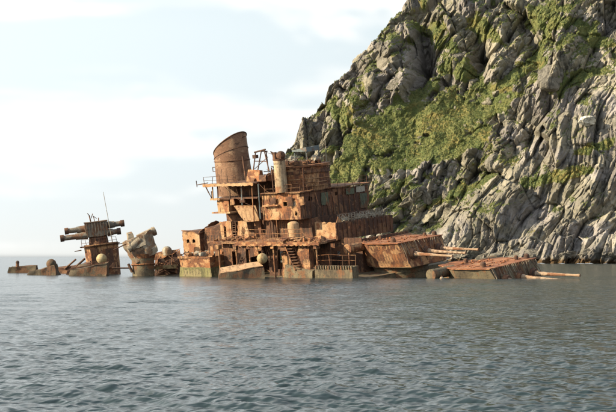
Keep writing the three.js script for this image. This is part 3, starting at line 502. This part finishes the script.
  // bridge
  const br = part('bridge_house', [plateS(5, [[-12.1, 7.0, 1], [-8.9, 7.0, 1], [-8.9, 9.95, 1], [-12.0, 9.98, 1]], [rect(-11.3, 8.5, -10.7, 9.0), rect(-10.1, 8.45, -9.5, 9.05), [[-9.75, 7.5], [-9.5, 7.35], [-9.4, 7.7], [-9.6, 7.95]]], 0.12, 0.02, 41),
    box(-14.5, -12.12, 7.0, 9.9, -7.1, 4.9, 0.06), box(-12.2, -9.0, 7.0, 7.12, -7.1, 4.86, 0.03)], M.orange, w);
  part('front_wall', plateF(-8.86, [[4.85, 7.0, 1], [-6.9, 6.95], [-7.5, 8.2, 1], [-7.35, 9.8, 1], [4.85, 9.93, 1]], [[[3.6, 8.9], [3.0, 8.85], [2.8, 9.2], [3.4, 9.45]], rect(-1.2, 9.1, -1.7, 9.5), rect(-2.4, 9.1, -2.9, 9.5)], 0.12, 0.03, 42), M.brown, br);
  for (let k = 0; k < 12; k++) { const z = 4.2 - k * 0.98; part('stiffener', box(-8.88, -8.79, 7.05, 9.85, z - 0.05, z + 0.05, 0.02, 0.8), M.brown, br); }
  for (const [a, b, c, d, m] of [[-3.1, 9.0, -4.6, 9.7, M.green], [-5.0, 9.1, -6.6, 9.75, M.pale], [-5.6, 7.2, -6.9, 8.9, M.green], [1.4, 8.2, 0.2, 9.6, M.green]]) part('patch_plate', plateF(-8.74, rect(a, b, c, d), [], 0.04, 0.05, 43), m, br);
  part('roof', box(-14.6, -8.6, 9.95, 10.07, -7.5, 5.2, 0.05), M.orange, br);
  for (const [a, b, c, d] of [[-11.3, -10.7, 8.5, 9.0], [-10.1, -9.5, 8.45, 9.05]]) part('window_frame', [tube([a, c, 5.02], [b, c, 5.02], 0.03), tube([a, d, 5.02], [b, d, 5.02], 0.03), tube([a, c, 5.02], [a, d, 5.02], 0.03), tube([b, c, 5.02], [b, d, 5.02], 0.03)], M.tan, br);
  part('window_pane', box(-10.08, -9.52, 8.47, 9.03, 4.9, 4.93, 0.004, 1), M.pale, br);
  part('railing', railing([[-13.8, 10.08, 5.1], [-8.7, 10.08, 5.1], [-8.7, 10.08, -7]], 0.85, 14, 2, 1.4), M.brown, w);
  part('lower_house', box(-15.8, -8.6, 4.9, 7.0, -7, 3.6, 0.08), M.brown, w);
  part('house_wall', plateS(3.9, [[-17.0, 4.9], [-13.7, 4.9], [-13.8, 8.5], [-16.8, 8.4]], [rect(-15.9, 5.2, -15.1, 6.9), [[-14.6, 7.2], [-14.2, 7.1], [-14.1, 7.8]]], 0.1, 0.06, 71), M.brown, w);
  part('pillar', tube([-12.6, 4.95, 4.9], [-12.6, 7.0, 4.9], 0.07), M.orange, w);
  // round column with fittings, and the upper bridge behind a curved screen
  const colm = part('director_column', new THREE.CylinderGeometry(0.66, 0.7, 3.6, 24, 6).translate(-11.4, 11.85, 5.0), M.cream, w);
  part('cap', [new THREE.CylinderGeometry(0.74, 0.7, 0.18, 24).translate(-11.4, 13.7, 5.0), new THREE.SphereGeometry(0.5, 14, 10).scale(1.1, 1, 1).translate(-11.2, 14.15, 4.9), new THREE.CylinderGeometry(0.22, 0.3, 0.9, 10).translate(-11.8, 14.1, 5.2), tube([-11.0, 13.7, 5.2], [-10.9, 14.5, 5.2], 0.12), tube([-11.9, 13.7, 5.4], [-11.95, 14.6, 5.4], 0.05)], M.dark, colm);
  {
    const ell = (cx, cz, rx, rz, y0, y1, slope) => { const g = new THREE.CylinderGeometry(1, 1, 1, 48, 10), p = g.attributes.position; for (let i = 0; i < p.count; i++) { const X = p.getX(i), Z = p.getZ(i), t = p.getY(i) + 0.5, k = 1 + 0.03 * v3(X * 2, t * 3, Z * 2, 9); p.setXYZ(i, cx + X * rx * k, lerp(y0, y1 - slope * Z, t), cz + Z * rz * k); } g.computeVertexNormals(); return g; };
    const ub = part('upper_bridge', ell(-11.5, 1.0, 2.87, 3.25, 10.0, 12.75, 0.06), M.orange, w);
    part('hood_band', ell(-11.5, 1.0, 2.95, 3.33, 11.9, 12.3, 0.06), M.brown, ub);
    part('screen_rim', ell(-11.5, 1.0, 3.04, 3.42, 12.6, 12.88, 0.06), M.orange, ub);
    for (let k = 0; k < 3; k++) part('slat', ell(-11.5, 1.0, 2.94, 3.32, 10.45 + 0.42 * k, 10.52 + 0.42 * k, 0), M.tan, ub);
    part('machinery', rubble(-12.8, -10, -0.8, 3.4, 13.0, 24, 0.34, 51), M.brown, ub);
    const can = part('canopy', hexa([[-12.6, 14.35, -1.0], [-10.4, 14.35, -1.0], [-10.4, 14.3, 1.3], [-12.6, 14.3, 1.3], [-12.6, 14.6, -1.0], [-10.4, 14.95, -1.0], [-10.4, 14.8, 1.3], [-12.6, 14.5, 1.3]], 0.07, 0.3), M.blue, w);
    for (const [x, z] of [[-10.5, -0.9], [-12.4, -0.9], [-10.6, 1.1], [-12.4, 1.1]]) part('strut', tube([x, 12.8, z], [x, 14.4, z], 0.06), M.blue, can);
    part('searchlight', [new THREE.CylinderGeometry(0.38, 0.3, 0.6, 16).rotateX(1.3).translate(-10.2, 13.45, 0.2), tube([-10.3, 12.8, 0.2], [-10.3, 13.3, 0.2], 0.09)], M.pale, w);
    part('pole', tube([-9.9, 12.6, -1.4], [-9.9, 15.4, -1.45], 0.04), M.pale, w);
    part('railing', railing([[-12.6, 12.85, 4.2], [-9.6, 12.85, 2.4], [-9.5, 12.85, -0.6]], 0.8, 16, 2, 1.2), M.brown, w);
  }
  // gun platform under the bridge
  const gp = part('gun_platform', [plateS(3.2, [[-8.6, 4.5, 1], [-5.6, 4.5, 1], [-5.6, 6.4], [-8.5, 6.5]], [], 0.1, 0.06, 61), box(-9.5, -5.75, 4.5, 4.65, -7, 3.1, 0.04)], M.tan, w);
  part('front_screen', plateF(-5.5, [[3.2, 4.45, 1], [-7.1, 4.3], [-7.25, 6.2], [-2, 6.35], [3.2, 6.35]], [[[1.2, 5.6], [0.9, 5.5], [0.8, 5.9]]], 0.1, 0.06, 62), M.brown, gp);
  for (let k = 0; k < 13; k++) { const z = 2.9 - k * 0.8; part('stiffener', box(-5.5, -5.4, 4.5, 6.2, z - 0.045, z + 0.045, 0.02, 0.8), M.brown, gp); }
  part('far_screen', plateS(-7.1, [[-9.5, 4.4], [-5.6, 4.4], [-5.6, 6.2], [-9.5, 6.3]], [], 0.1, 0.05, 63), M.brown, gp);
  part('broken_railing', [...railing([[-5.6, 6.3, 2.0], [-5.6, 6.25, -7.0]], 0.75, 21, 3, 0.55), ...railing([[-6.6, 6.2, 1.5], [-6.4, 6.2, -6.6]], 0.9, 22, 3, 0.5), ...Array.from({ length: 60 }, (_, k) => { const R = rng(900 + k), z = 1.6 - 8.2 * R(); return tube([-5.6 - R(), 6.25 + 0.5 * R(), z], [-5.6 - R(), 6.4 + 0.5 * R(), z + (R() - 0.5) * 1.1], 0.04); })], M.pale, w);
  part('debris', rubble(-6.4, -5.7, -5.5, 1.2, 6.45, 24, 0.22, 65), M.pale, w).userData.kind = 'stuff';
  part('torn_plate', plateF(-5.6, [[3.0, 6.35, 1], [2.0, 6.35, 1], [2.6, 7.0]], [], 0.05, 0.02, 64), M.tan, w);
  part('dangling_wires', Array.from({ length: 70 }, (_, k) => { const R = rng(1200 + k), x = -21 + 17.5 * R(), up = R() < 0.45, y = up ? (x < -15 ? 11.1 : 9.9) : 4.7, z = up ? 5.3 : 8.8, l = 0.5 + 1.4 * R(); return tube([x, y, z - 0.4 * R()], [x + (R() - 0.5) * 0.7, y - l, z - 0.2 - 0.4 * R()], 0.018 + 0.02 * R(), 0.016, 5); }), M.brown, w).userData.kind = 'stuff';
  for (let k = 0; k < 16; k++) { const R = rng(1400 + k), x = -20.5 + 14 * R(), low = R() < 0.5, y = low ? 4.6 : 9.5, z = low ? 8.9 : 5.3, a = 0.3 + 0.6 * R(), b = 0.4 + 0.9 * R(); part('torn_scrap', hexa([[x, y - b, z - 0.5 * R()], [x + a, y - b * R(), z - 0.4 * R()], [x + a, y - b * 0.9, z - 0.1], [x, y - b, z + 0.05], [x, y, z - 0.08], [x + a, y + 0.05, z - 0.08], [x + a, y + 0.05, z - 0.03], [x, y, z - 0.03]], 0.12, 0.2), k % 3 ? M.brown : M.orange, w); }
  for (const [x0, y0, x1, y1, z] of [[-12.0, 10.4, -12.0, 12.9, 5.7], [-9.4, 10.1, -9.2, 12.6, 3.6], [-18.6, 4.9, -18.6, 9.5, 3.6], [-16.4, 4.9, -16.2, 11.2, 3.2], [-14.2, 4.9, -14.3, 9.9, 4.2]]) part('pipe', tube([x0, y0, z], [x1, y1, z], 0.07, 0.07, 8), M.brown, w);
  // cables and odds and ends
  for (const [a, b, sag] of [[[-9.9, 13.9, -1.4], [-16, 14.6, 2.2], 0.9], [[-14.6, 11.2, 5.2], [-12, 10.1, 5], 0.5], [[-20, 11.3, 5.4], [-16, 8.7, 5.2], 0.4], [[-8.6, 7, 4], [-5.8, 6.4, 2.8], 0.3]]) {
    const A = V(a), B = V(b), c = new THREE.CatmullRomCurve3([A, A.clone().lerp(B, 0.5).setY((A.y + B.y) / 2 - sag), B]); part('cable', new THREE.TubeGeometry(c, 16, 0.025, 5), M.dark, w);
  }
}

// ---------------------------------------------------------------- the two gun turrets
function turret(at, s, label, plates, extra) {
  const t = aboard('gun_turret', label, 'gun turret', at, 'triple gun turrets'); t.scale.setScalar(s);
  const top = [[3.1, 4.1], [-0.8, 4.3], [-4.2, 1.6], [-4.2, -1.6], [-0.8, -4.3], [3.1, -4.1]], bot = [[4.1, 3.3], [-0.6, 3.4], [-3.6, 1.5], [-3.6, -1.5], [-0.6, -3.4], [4.1, -3.3]], Y1 = 4.08, Y0 = 1.5, th = 0.14;
  for (let i = 0; i < 6; i++) {
    const j = (i + 1) % 6, a = bot[i], b = bot[j], c = top[j], d = top[i], k = (p, f) => [p[0] * f, p[1] * f];
    const inn = (p) => { const l = Math.hypot(...p); return k(p, (l - th) / l); };
    const [ai, bi, ci, di] = [a, b, c, d].map(inn), P = (p, y) => [p[0], y, p[1]];
    part(i === 5 ? 'face_plate' : 'side_plate', hexa([P(ai, Y0), P(bi, Y0), P(b, Y0), P(a, Y0), P(di, Y1), P(ci, Y1), P(c, Y1), P(d, Y1)], 0.035, 0.35), plates, t);
  }
  part('roof_plate', new THREE.ExtrudeGeometry(new THREE.Shape(ragged(top.map(([x, z]) => [x * 1.03, -z * 1.03]), 0.05, 0.4, 7)), { depth: 0.1, bevelEnabled: false }).rotateX(-Math.PI / 2).translate(0, 4.06, 0), M.roof, t);
  part('floor_plate', new THREE.ExtrudeGeometry(new THREE.Shape(bot.map(([x, z]) => new THREE.Vector2(x * 0.98, -z * 0.98))), { depth: 0.12, bevelEnabled: false }).rotateX(-Math.PI / 2).translate(0, 1.42, 0), M.hull, t);
  part('barbette', [new THREE.CylinderGeometry(2.95, 2.95, 4.2, 48, 6).translate(0.3, -0.68, 0), new THREE.TorusGeometry(2.97, 0.07, 6, 48).rotateX(Math.PI / 2).translate(0.3, 1.2, 0), new THREE.TorusGeometry(2.97, 0.06, 6, 48).rotateX(Math.PI / 2).translate(0.3, 0.75, 0)], M.hull, t);
  for (const sgn of [1, -1]) {
    const r = part('rangefinder_arm', new THREE.CylinderGeometry(0.5, 0.52, 3.6, 20, 4).rotateX(Math.PI / 2).translate(-2.4, 3.72, sgn * 3.8), plates, t);
    part('end_cap', new THREE.CylinderGeometry(0.55, 0.55, 0.5, 20).rotateX(Math.PI / 2).translate(-2.4, 3.72, sgn * 5.5), plates, r);
  }
  [2.45, 0, -2.45].forEach((z, i) => {
    const prof = [[0, 0], [0.3, 0], [0.3, 0.8], [0.22, 0.85], [0.21, 1.6], [0.18, 1.64], [0.17, 2.8], [0.155, 2.83], [0.12, 4.6], [0.12, 5.1], [0.15, 5.15], [0.15, 5.35], [0.08, 5.35], [0.08, 5.0], [0, 5.2]].map((p) => new THREE.Vector2(...p));
    const dip = extra.dip[i], g = new THREE.LatheGeometry(prof, 20).rotateZ(-Math.PI / 2 - dip).translate(3.5, 2.85, z);
    const b = part('gun_barrel', g, M.barrel, t);
    part('gun_port', box(3.56, 3.68, 2.4, 3.4, z - 0.55, z + 0.55, 0.02, 0.6), plates, b);
    part('blast_bag', new THREE.CylinderGeometry(0.5, 0.62, 0.5, 14).rotateZ(-Math.PI / 2).translate(3.85, 2.8, z), M.brown, b);
  });
  const R = rng(extra.seed);
  for (let k = 0; k < extra.strips; k++) {
    const z = lerp(4.0, -4.0, (k + 0.4 * R()) / extra.strips), l = 0.7 + 1.5 * R(), x = 3.25 + 0.1 * R();
    const lean = (R() - 0.5) * 0.5, wd = 0.03 + 0.05 * R(), xb = x + l * (0.30 + 0.14 * R());
    part('hanging_strip', hexa([[xb, 4.02 - l, z + lean], [xb + 0.04, 4.02 - l, z + lean], [xb + 0.04, 4.02 - l, z + lean + wd], [xb, 4.02 - l, z + lean + wd], [x, 4.12, z], [x + 0.05, 4.12, z], [x + 0.05, 4.12, z + wd], [x, 4.12, z + wd]], 0.09, 0.3), R() < 0.6 ? M.mount : M.brown, t);
  }
  for (const [x, z, r] of [[1.8, 3.1, 0.28], [1.9, -2.6, 0.2], [2.4, -3.7, 0.26], [-2.2, 0, 0.22]]) part('periscope_hood', [new THREE.CylinderGeometry(r, r * 1.1, 0.34, 14).translate(x, 4.3, z), new THREE.SphereGeometry(r, 14, 6, 0, 6.29, 0, 1.57).scale(1, 0.7, 1).translate(x, 4.46, z)], M.dark, t);
  for (const x of [-1.8, 0.9]) part('roof_seam', box(x, x + 0.07, 4.15, 4.2, -3.6, 3.6, 0.02, 0.6), M.roof, t);
  part('roof_flakes', rubble(-3, 2.8, -3.2, 3.4, 4.16, 50, 0.09, extra.seed + 3), M.roof, t).userData.kind = 'stuff';
  return t;
}
turret([0, 0, -0.3], 1, 'orange rusted triple gun turret standing high beside the bridge', M.orange, { dip: [0.05, 0.045, 0.03], strips: 21, seed: 5 });
turret([11.15, -2.93, -0.3], 1.08, 'half sunk gun turret with weed stained sides and barrels over the water', M.hull, { dip: [0.10, 0.06, 0.03], strips: 26, seed: 6 });

// ---------------------------------------------------------------- loose pieces round the wreck
const part1 = (name, geo, mat, label, category, grp) => tag(part(name, geo, mat), label, category, grp);
{
  const f = group('hull_fragment', 'pale flat hull slab tilted out of the water below the upper deck', 'wreckage', [-6.9, 0, -147.5], 'hull pieces awash'); f.rotation.y = 0.16;
  part('plating', hexa([[-2.2, -1.5, -3], [2.4, -1.5, -3], [2.5, -1.5, 0.9], [-2.3, -1.5, 0.5], [-1.9, 1.0, -2.6], [2.3, 1.7, -2.6], [2.35, 1.25, -0.1], [-2.2, 0.45, 0.2]], 0.12, 0.3), M.awash, f);
  part('top_skin', hexa([[-1.8, 1.02, -2.5], [2.2, 1.7, -2.5], [2.3, 1.28, -0.1], [-2.15, 0.48, 0.15], [-1.8, 1.1, -2.5], [2.2, 1.78, -2.5], [2.3, 1.36, -0.1], [-2.15, 0.56, 0.15]], 0.08, 0.3), M.tan, f);
}
function ball(at, r, label) {
  const g = group('mooring_ball', label, 'buoy', at, 'round steel balls');
  part('shell', new THREE.SphereGeometry(r, 32, 20), M.buoy, g); part('weld_seam', new THREE.TorusGeometry(r * 1.005, r * 0.03, 6, 40).rotateX(Math.PI / 2 + 0.15), M.buoy, g);
  part('lifting_eye', [new THREE.CylinderGeometry(r * 0.1, r * 0.14, r * 0.35, 8).translate(0, r * 1.08, 0), new THREE.TorusGeometry(r * 0.12, r * 0.05, 6, 12).translate(0, r * 1.32, 0)], M.dark, g); return g;
}
{ ball([-4.72, 2.05, -148.6], 0.55, 'yellowish steel ball lying on the hull slab beside the stairway'); }

// ---------------------------------------------------------------- after rangefinder tower, far end of the wreck
{
  const t = group('rangefinder_tower', 'rangefinder tower with two pairs of thick arms and a whip aerial', 'gun director', [-26.5, 0, -186]); t.rotation.set(0.02, 0.16, 0.12);
  part('stump', new THREE.CylinderGeometry(2.25, 2.05, 6.4, 14, 6).translate(0.25, 0.75, 0), M.orange, t);
  part('stump_panel', box(-1.2, -0.3, 1.2, 3.6, 1.9, 2.2, 0.05), M.brown, t); part('stump_panel', box(0.6, 1.6, 0.8, 3.2, 1.8, 2.12, 0.05), M.brown, t);
  part('platform', new THREE.CylinderGeometry(2.6, 2.5, 0.14, 20).translate(0.1, 3.75, 0), M.brown, t);
  part('railing', railing([[-2.2, 3.8, 1], [-1, 3.8, 2.3], [1, 3.8, 2.3], [2.3, 3.8, 1]], 0.9, 33, 2, 1), M.brown, t);
  part('neck', new THREE.CylinderGeometry(1.15, 1.35, 1.6, 18).translate(0, 4.3, 0), M.brown, t);
  const hd = part('head', box(-1.5, 1.35, 4.9, 6.75, -1.2, 1.25, 0.07, 0.3), M.grey, t);
  for (let k = 0; k < 8; k++) { const x = -1.35 + k * 0.36; part('rib', box(x, x + 0.09, 4.95, 6.7, 1.24, 1.34, 0.02, 0.8), M.grey, hd); }
  part('roof', box(-1.6, 1.45, 6.74, 6.86, -1.3, 1.35, 0.05, 0.5), M.grey, hd);
  for (const [x0, x1, y, z] of [[-1.4, -4.1, 6.05, -0.3], [1.3, 3.5, 6.2, -0.3], [-1.3, -4.75, 5.2, 0.8], [1.2, 2.9, 5.25, 0.8]]) {
    const d = Math.sign(x1 - x0), a = part('rangefinder_arm', [tube([x0, y, z], [lerp(x0, x1, 0.45), y, z], 0.48, 0.42, 16), tube([lerp(x0, x1, 0.45), y, z], [x1, y, z], 0.34, 0.32, 16)], M.grey, t);
    part('end_cap', tube([x1 - d * 0.45, y, z], [x1 + d * 0.05, y, z], 0.43, 0.43, 16), M.dark, a);
  }
  part('aerial_fork', [tube([-0.7, 6.8, 0], [-0.8, 7.7, 0], 0.09), tube([-0.8, 7.7, 0], [-1.0, 8.0, 0.2], 0.05), tube([-0.6, 7.3, 0], [-0.35, 7.9, 0], 0.05), tube([-0.2, 6.8, 0.4], [-0.3, 7.6, 0.4], 0.05), tube([-0.35, 7.6, 0.4], [0.1, 7.2, 0.4], 0.04), tube([0.3, 6.8, -0.3], [0.35, 7.3, -0.3], 0.07)], M.dark, t);
  part('whip_aerial', tube([1.75, 3.2, 1.5], [1.3, 10.5, 1.5], 0.05, 0.028, 8), M.pale, t);
  part('yard', [tube([2.2, 3.6, 1.2], [4.0, 3.7, 1.2], 0.06), tube([-2.3, 3.4, 1.0], [-3.2, 3.35, 1.0], 0.06)], M.dark, t);
}
const chunk = (label, [x, z], c, mat, extra) => { const g = group('hull_fragment', label, 'wreckage', [x, 0, z], 'hull pieces awash'); part('plating', hexa(c, 0.16, 0.3), mat, g); if (extra) extra(g); return g; };
chunk('wedge of dark hull plating in front of the rangefinder tower', [-25.6, -168], [[-2.3, -1.2, -2], [2.3, -1.2, -2], [2.3, -1.2, 1.2], [-2.2, -1.2, 1.2], [-1.4, 1.2, -1.8], [2.2, 1.7, -1.8], [2.0, 1.5, 0.3], [-2.1, 0.75, 0.5]], M.awash, (g) => part('deck_strip', hexa([[-2.0, 0.76, 0.3], [1.9, 1.5, 0.2], [1.9, 1.5, 0.35], [-2.0, 0.76, 0.5], [-2.0, 0.92, 0.3], [1.9, 1.66, 0.2], [1.9, 1.66, 0.35], [-2.0, 0.92, 0.5]], 0.05), M.brown, g));
ball([-24.15, 2.0, -168.6], 0.6, 'dull yellow steel ball on the wedge in front of the rangefinder tower');
chunk('rounded dark hull hump with a low boss, beyond the tower', [-32.4, -176], [[-2.2, -1, -1.6], [2.2, -1, -1.6], [1.9, -1, 1.2], [-2.2, -1, 1], [-1.4, 0.5, -1.3], [1.6, 1.5, -1.3], [1.4, 1.25, 0.3], [-1.7, 0.35, 0.5]], M.awash, (g) => part('boss', new THREE.SphereGeometry(0.62, 16, 10).translate(0.95, 1.35, -0.6), M.awash, g));
chunk('long low strip of hull plating lying behind the rounded hump', [-34.4, -194], [[-3.3, -1, -1.2], [4.8, -1, -1.2], [4.8, -1, 1.2], [-3.3, -1, 1.2], [-3, 0.4, -1], [4.6, 1.5, -1], [4.6, 1.3, 0.8], [-3, 0.3, 0.8]], M.brown, (g) => { part('stump', tube([0.2, 0.9, 0], [0.2, 1.7, 0], 0.25), M.dark, g); part('frame_rib', [tube([3.2, 0.8, 0.8], [4.4, 2.0, 0.2], 0.14), tube([1.8, 0.6, 0.8], [3.2, 1.9, 0.2], 0.12)], M.brown, g); });
chunk('flat dark block farthest out from the wreck', [-40.3, -201], [[-1.5, -1, -1], [2.6, -1, -1], [2.6, -1, 1], [-1.4, -1, 1], [-1.3, 0.9, -1], [2.4, 1.2, -1], [2.4, 1.1, 0.8], [-1.3, 0.8, 0.8]], M.awash, (g) => part('bollard', [new THREE.CylinderGeometry(0.22, 0.26, 0.7, 12).translate(-0.2, 1.1, 0), new THREE.SphereGeometry(0.26, 12, 8).translate(-0.2, 1.45, 0)], M.dark, g));
chunk('small rust brown hull scrap under the tower stump', [-28.9, -181], [[-1.4, -1, -1], [1.6, -1, -1], [1.6, -1, 1], [-1.4, -1, 1], [-1.2, 0.7, -1], [1.5, 1.9, -1], [1.5, 1.6, 0.7], [-1.2, 0.5, 0.7]], M.brown);

// ---------------------------------------------------------------- torn twin mount on its pillar, and the collapsed house beside it
{
  const t = group('gun_mount', 'crumpled pale gun mount tilted on a short round pillar', 'gun mount', [-19.2, 0, -168]); t.rotation.set(0, 0.2, 0.05);
  part('pillar', new THREE.CylinderGeometry(1.32, 1.25, 4.4, 28, 6).translate(0.05, 0, 0), M.hull, t);
  part('collar', [new THREE.TorusGeometry(1.34, 0.09, 8, 32).rotateX(Math.PI / 2).translate(0.05, 1.35, 0), new THREE.CylinderGeometry(1.5, 1.34, 0.5, 24).translate(0.1, 2.3, 0)], M.orange, t);
  const c = [[-1.5, -1.35, -1.3], [1.3, -1.35, -1.3], [1.45, -1.3, 1.3], [-1.45, -1.35, 1.2], [-1.35, 0.95, -1.2], [1.6, 1.15, -1.2], [1.5, 1.2, 1.0], [-1.3, 0.85, 1.0]].map(([x, y, z]) => { const a = 0.36; return [x * Math.cos(a) - y * Math.sin(a) - 0.25, x * Math.sin(a) + y * Math.cos(a) + 3.5, z]; });
  const sh = part('gun_shield', hexa(c, 0.34, 0.22), M.mount, t);
  part('shield_fold', [hexa([[-1.6, 3.2, 1.0], [0.3, 3.6, 1.2], [0.35, 3.6, 1.4], [-1.6, 3.2, 1.25], [-1.5, 4.2, 0.9], [0.2, 4.9, 1.0], [0.25, 4.9, 1.2], [-1.5, 4.2, 1.1]], 0.2, 0.2), hexa([[0.1, 2.5, 1.1], [1.3, 3.0, 1.1], [1.3, 3.0, 1.3], [0.1, 2.5, 1.35], [-0.1, 4.6, 1.0], [1.2, 5.2, 0.9], [1.2, 5.2, 1.1], [-0.1, 4.6, 1.25]], 0.22, 0.2)], M.mount, sh);
  part('cradle', [tube([-0.5, 4.4, 0.5], [1.45, 5.15, 0.5], 0.42, 0.5, 14), tube([1.3, 5.09, 0.5], [1.62, 5.21, 0.5], 0.56, 0.52, 14)], M.mount, t);
  part('cradle', [tube([-1.4, 3.3, 0.9], [-0.2, 4.2, 0.9], 0.55, 0.5, 14), tube([-1.55, 3.19, 0.9], [-1.3, 3.37, 0.9], 0.5, 0.6, 14)], M.mount, t);
  part('breech_opening', tube([-1.75, 3.05, 1.15], [-1.3, 3.35, 1.0], 0.36, 0.4, 14), M.mount, t);
  part('breech_opening', tube([1.5, 5.165, 0.5], [1.66, 5.225, 0.5], 0.36, 0.36, 14), M.mount, t);
  part('sight_hood', hexa([[-1.6, 4.2, -0.35], [-0.95, 4.2, -0.35], [-0.95, 4.2, 0.35], [-1.6, 4.2, 0.35], [-1.65, 5.1, -0.3], [-1.1, 5.2, -0.3], [-1.1, 5.05, 0.3], [-1.65, 4.95, 0.3]], 0.1, 0.2), M.mount, t);
  part('rod', [tube([-1.6, 3.9, 0.2], [-3.3, 3.2, 0.2], 0.07), tube([-1.4, 1.0, 0.4], [-3.6, 1.1, 0.2], 0.09), tube([-1.3, 0.5, 0.6], [-1.7, 1.5, 0.5], 0.16)], M.dark, t);
}
{
  const g = group('collapsed_deckhouse', 'heap of dark rusted plates between the gun mount and the hull block', 'wreckage', [-16.4, 0, -171]);
  part('plating', hexa([[-2.2, -1, -2], [1.9, -1, -2], [1.9, -1, 0.8], [-2.0, -1, 0.6], [-1.8, 2.4, -1.8], [1.2, 2.7, -1.6], [1.6, 1.2, 0.2], [-1.8, 1.9, 0.2]], 0.32, 0.25), M.brown, g);
  part('leaning_plate', hexa([[-0.6, 0.6, 0.9], [1.8, 0.2, 0.9], [1.8, 0.2, 1.0], [-0.6, 0.6, 1.0], [-0.9, 2.6, -0.6], [1.3, 3.0, -0.6], [1.3, 3.0, -0.5], [-0.9, 2.6, -0.5]], 0.25, 0.25), M.brown, g);
  part('leaning_plate', hexa([[-2.2, 1.9, 0.3], [0.4, 2.6, -0.2], [0.4, 2.6, -0.1], [-2.2, 1.9, 0.4], [-1.8, 2.7, -0.6], [1.2, 3.3, -1.0], [1.2, 3.3, -0.9], [-1.8, 2.7, -0.5]], 0.2, 0.25), M.orange, g);
  part('vent_dome', [new THREE.SphereGeometry(0.6, 20, 10, 0, 6.29, 0, 1.6).translate(-0.4, 2.9, -0.8), new THREE.CylinderGeometry(0.6, 0.66, 0.5, 20).translate(-0.4, 2.65, -0.8)], M.pale, g);
  part('trough', [hexa([[-1.7, 0.7, 1.1], [0.9, 0.9, 1.1], [0.9, 0.9, 1.2], [-1.7, 0.7, 1.2], [-1.8, 1.15, 1.3], [1.0, 1.35, 1.3], [1.0, 1.35, 1.38], [-1.8, 1.15, 1.38]], 0.05, 0.3), hexa([[-1.7, 0.7, 0.6], [0.9, 0.9, 0.6], [0.9, 0.9, 1.15], [-1.7, 0.7, 1.15], [-1.7, 0.76, 0.6], [0.9, 0.96, 0.6], [0.9, 0.96, 1.15], [-1.7, 0.76, 1.15]], 0.05, 0.3)], M.buoy, g);
  part('bent_rods', Array.from({ length: 14 }, (_, k) => { const R = rng(700 + k); return tube([-2 + 4 * R(), 0.3 + 1.5 * R(), 0.9], [-2 + 4 * R(), 1 + 1.8 * R(), 0.3 - R()], 0.05); }), M.brown, g);
}
{
  const g = group('float', 'small white float bobbing beside the half sunk turret', 'float', [13.3, 0.05, -143.5]);
  part('body', new THREE.SphereGeometry(0.2, 18, 12), M.pale, g); part('eye', new THREE.TorusGeometry(0.06, 0.02, 6, 12).translate(0, 0.22, 0), M.dark, g);
}

renderer.render(scene, camera);
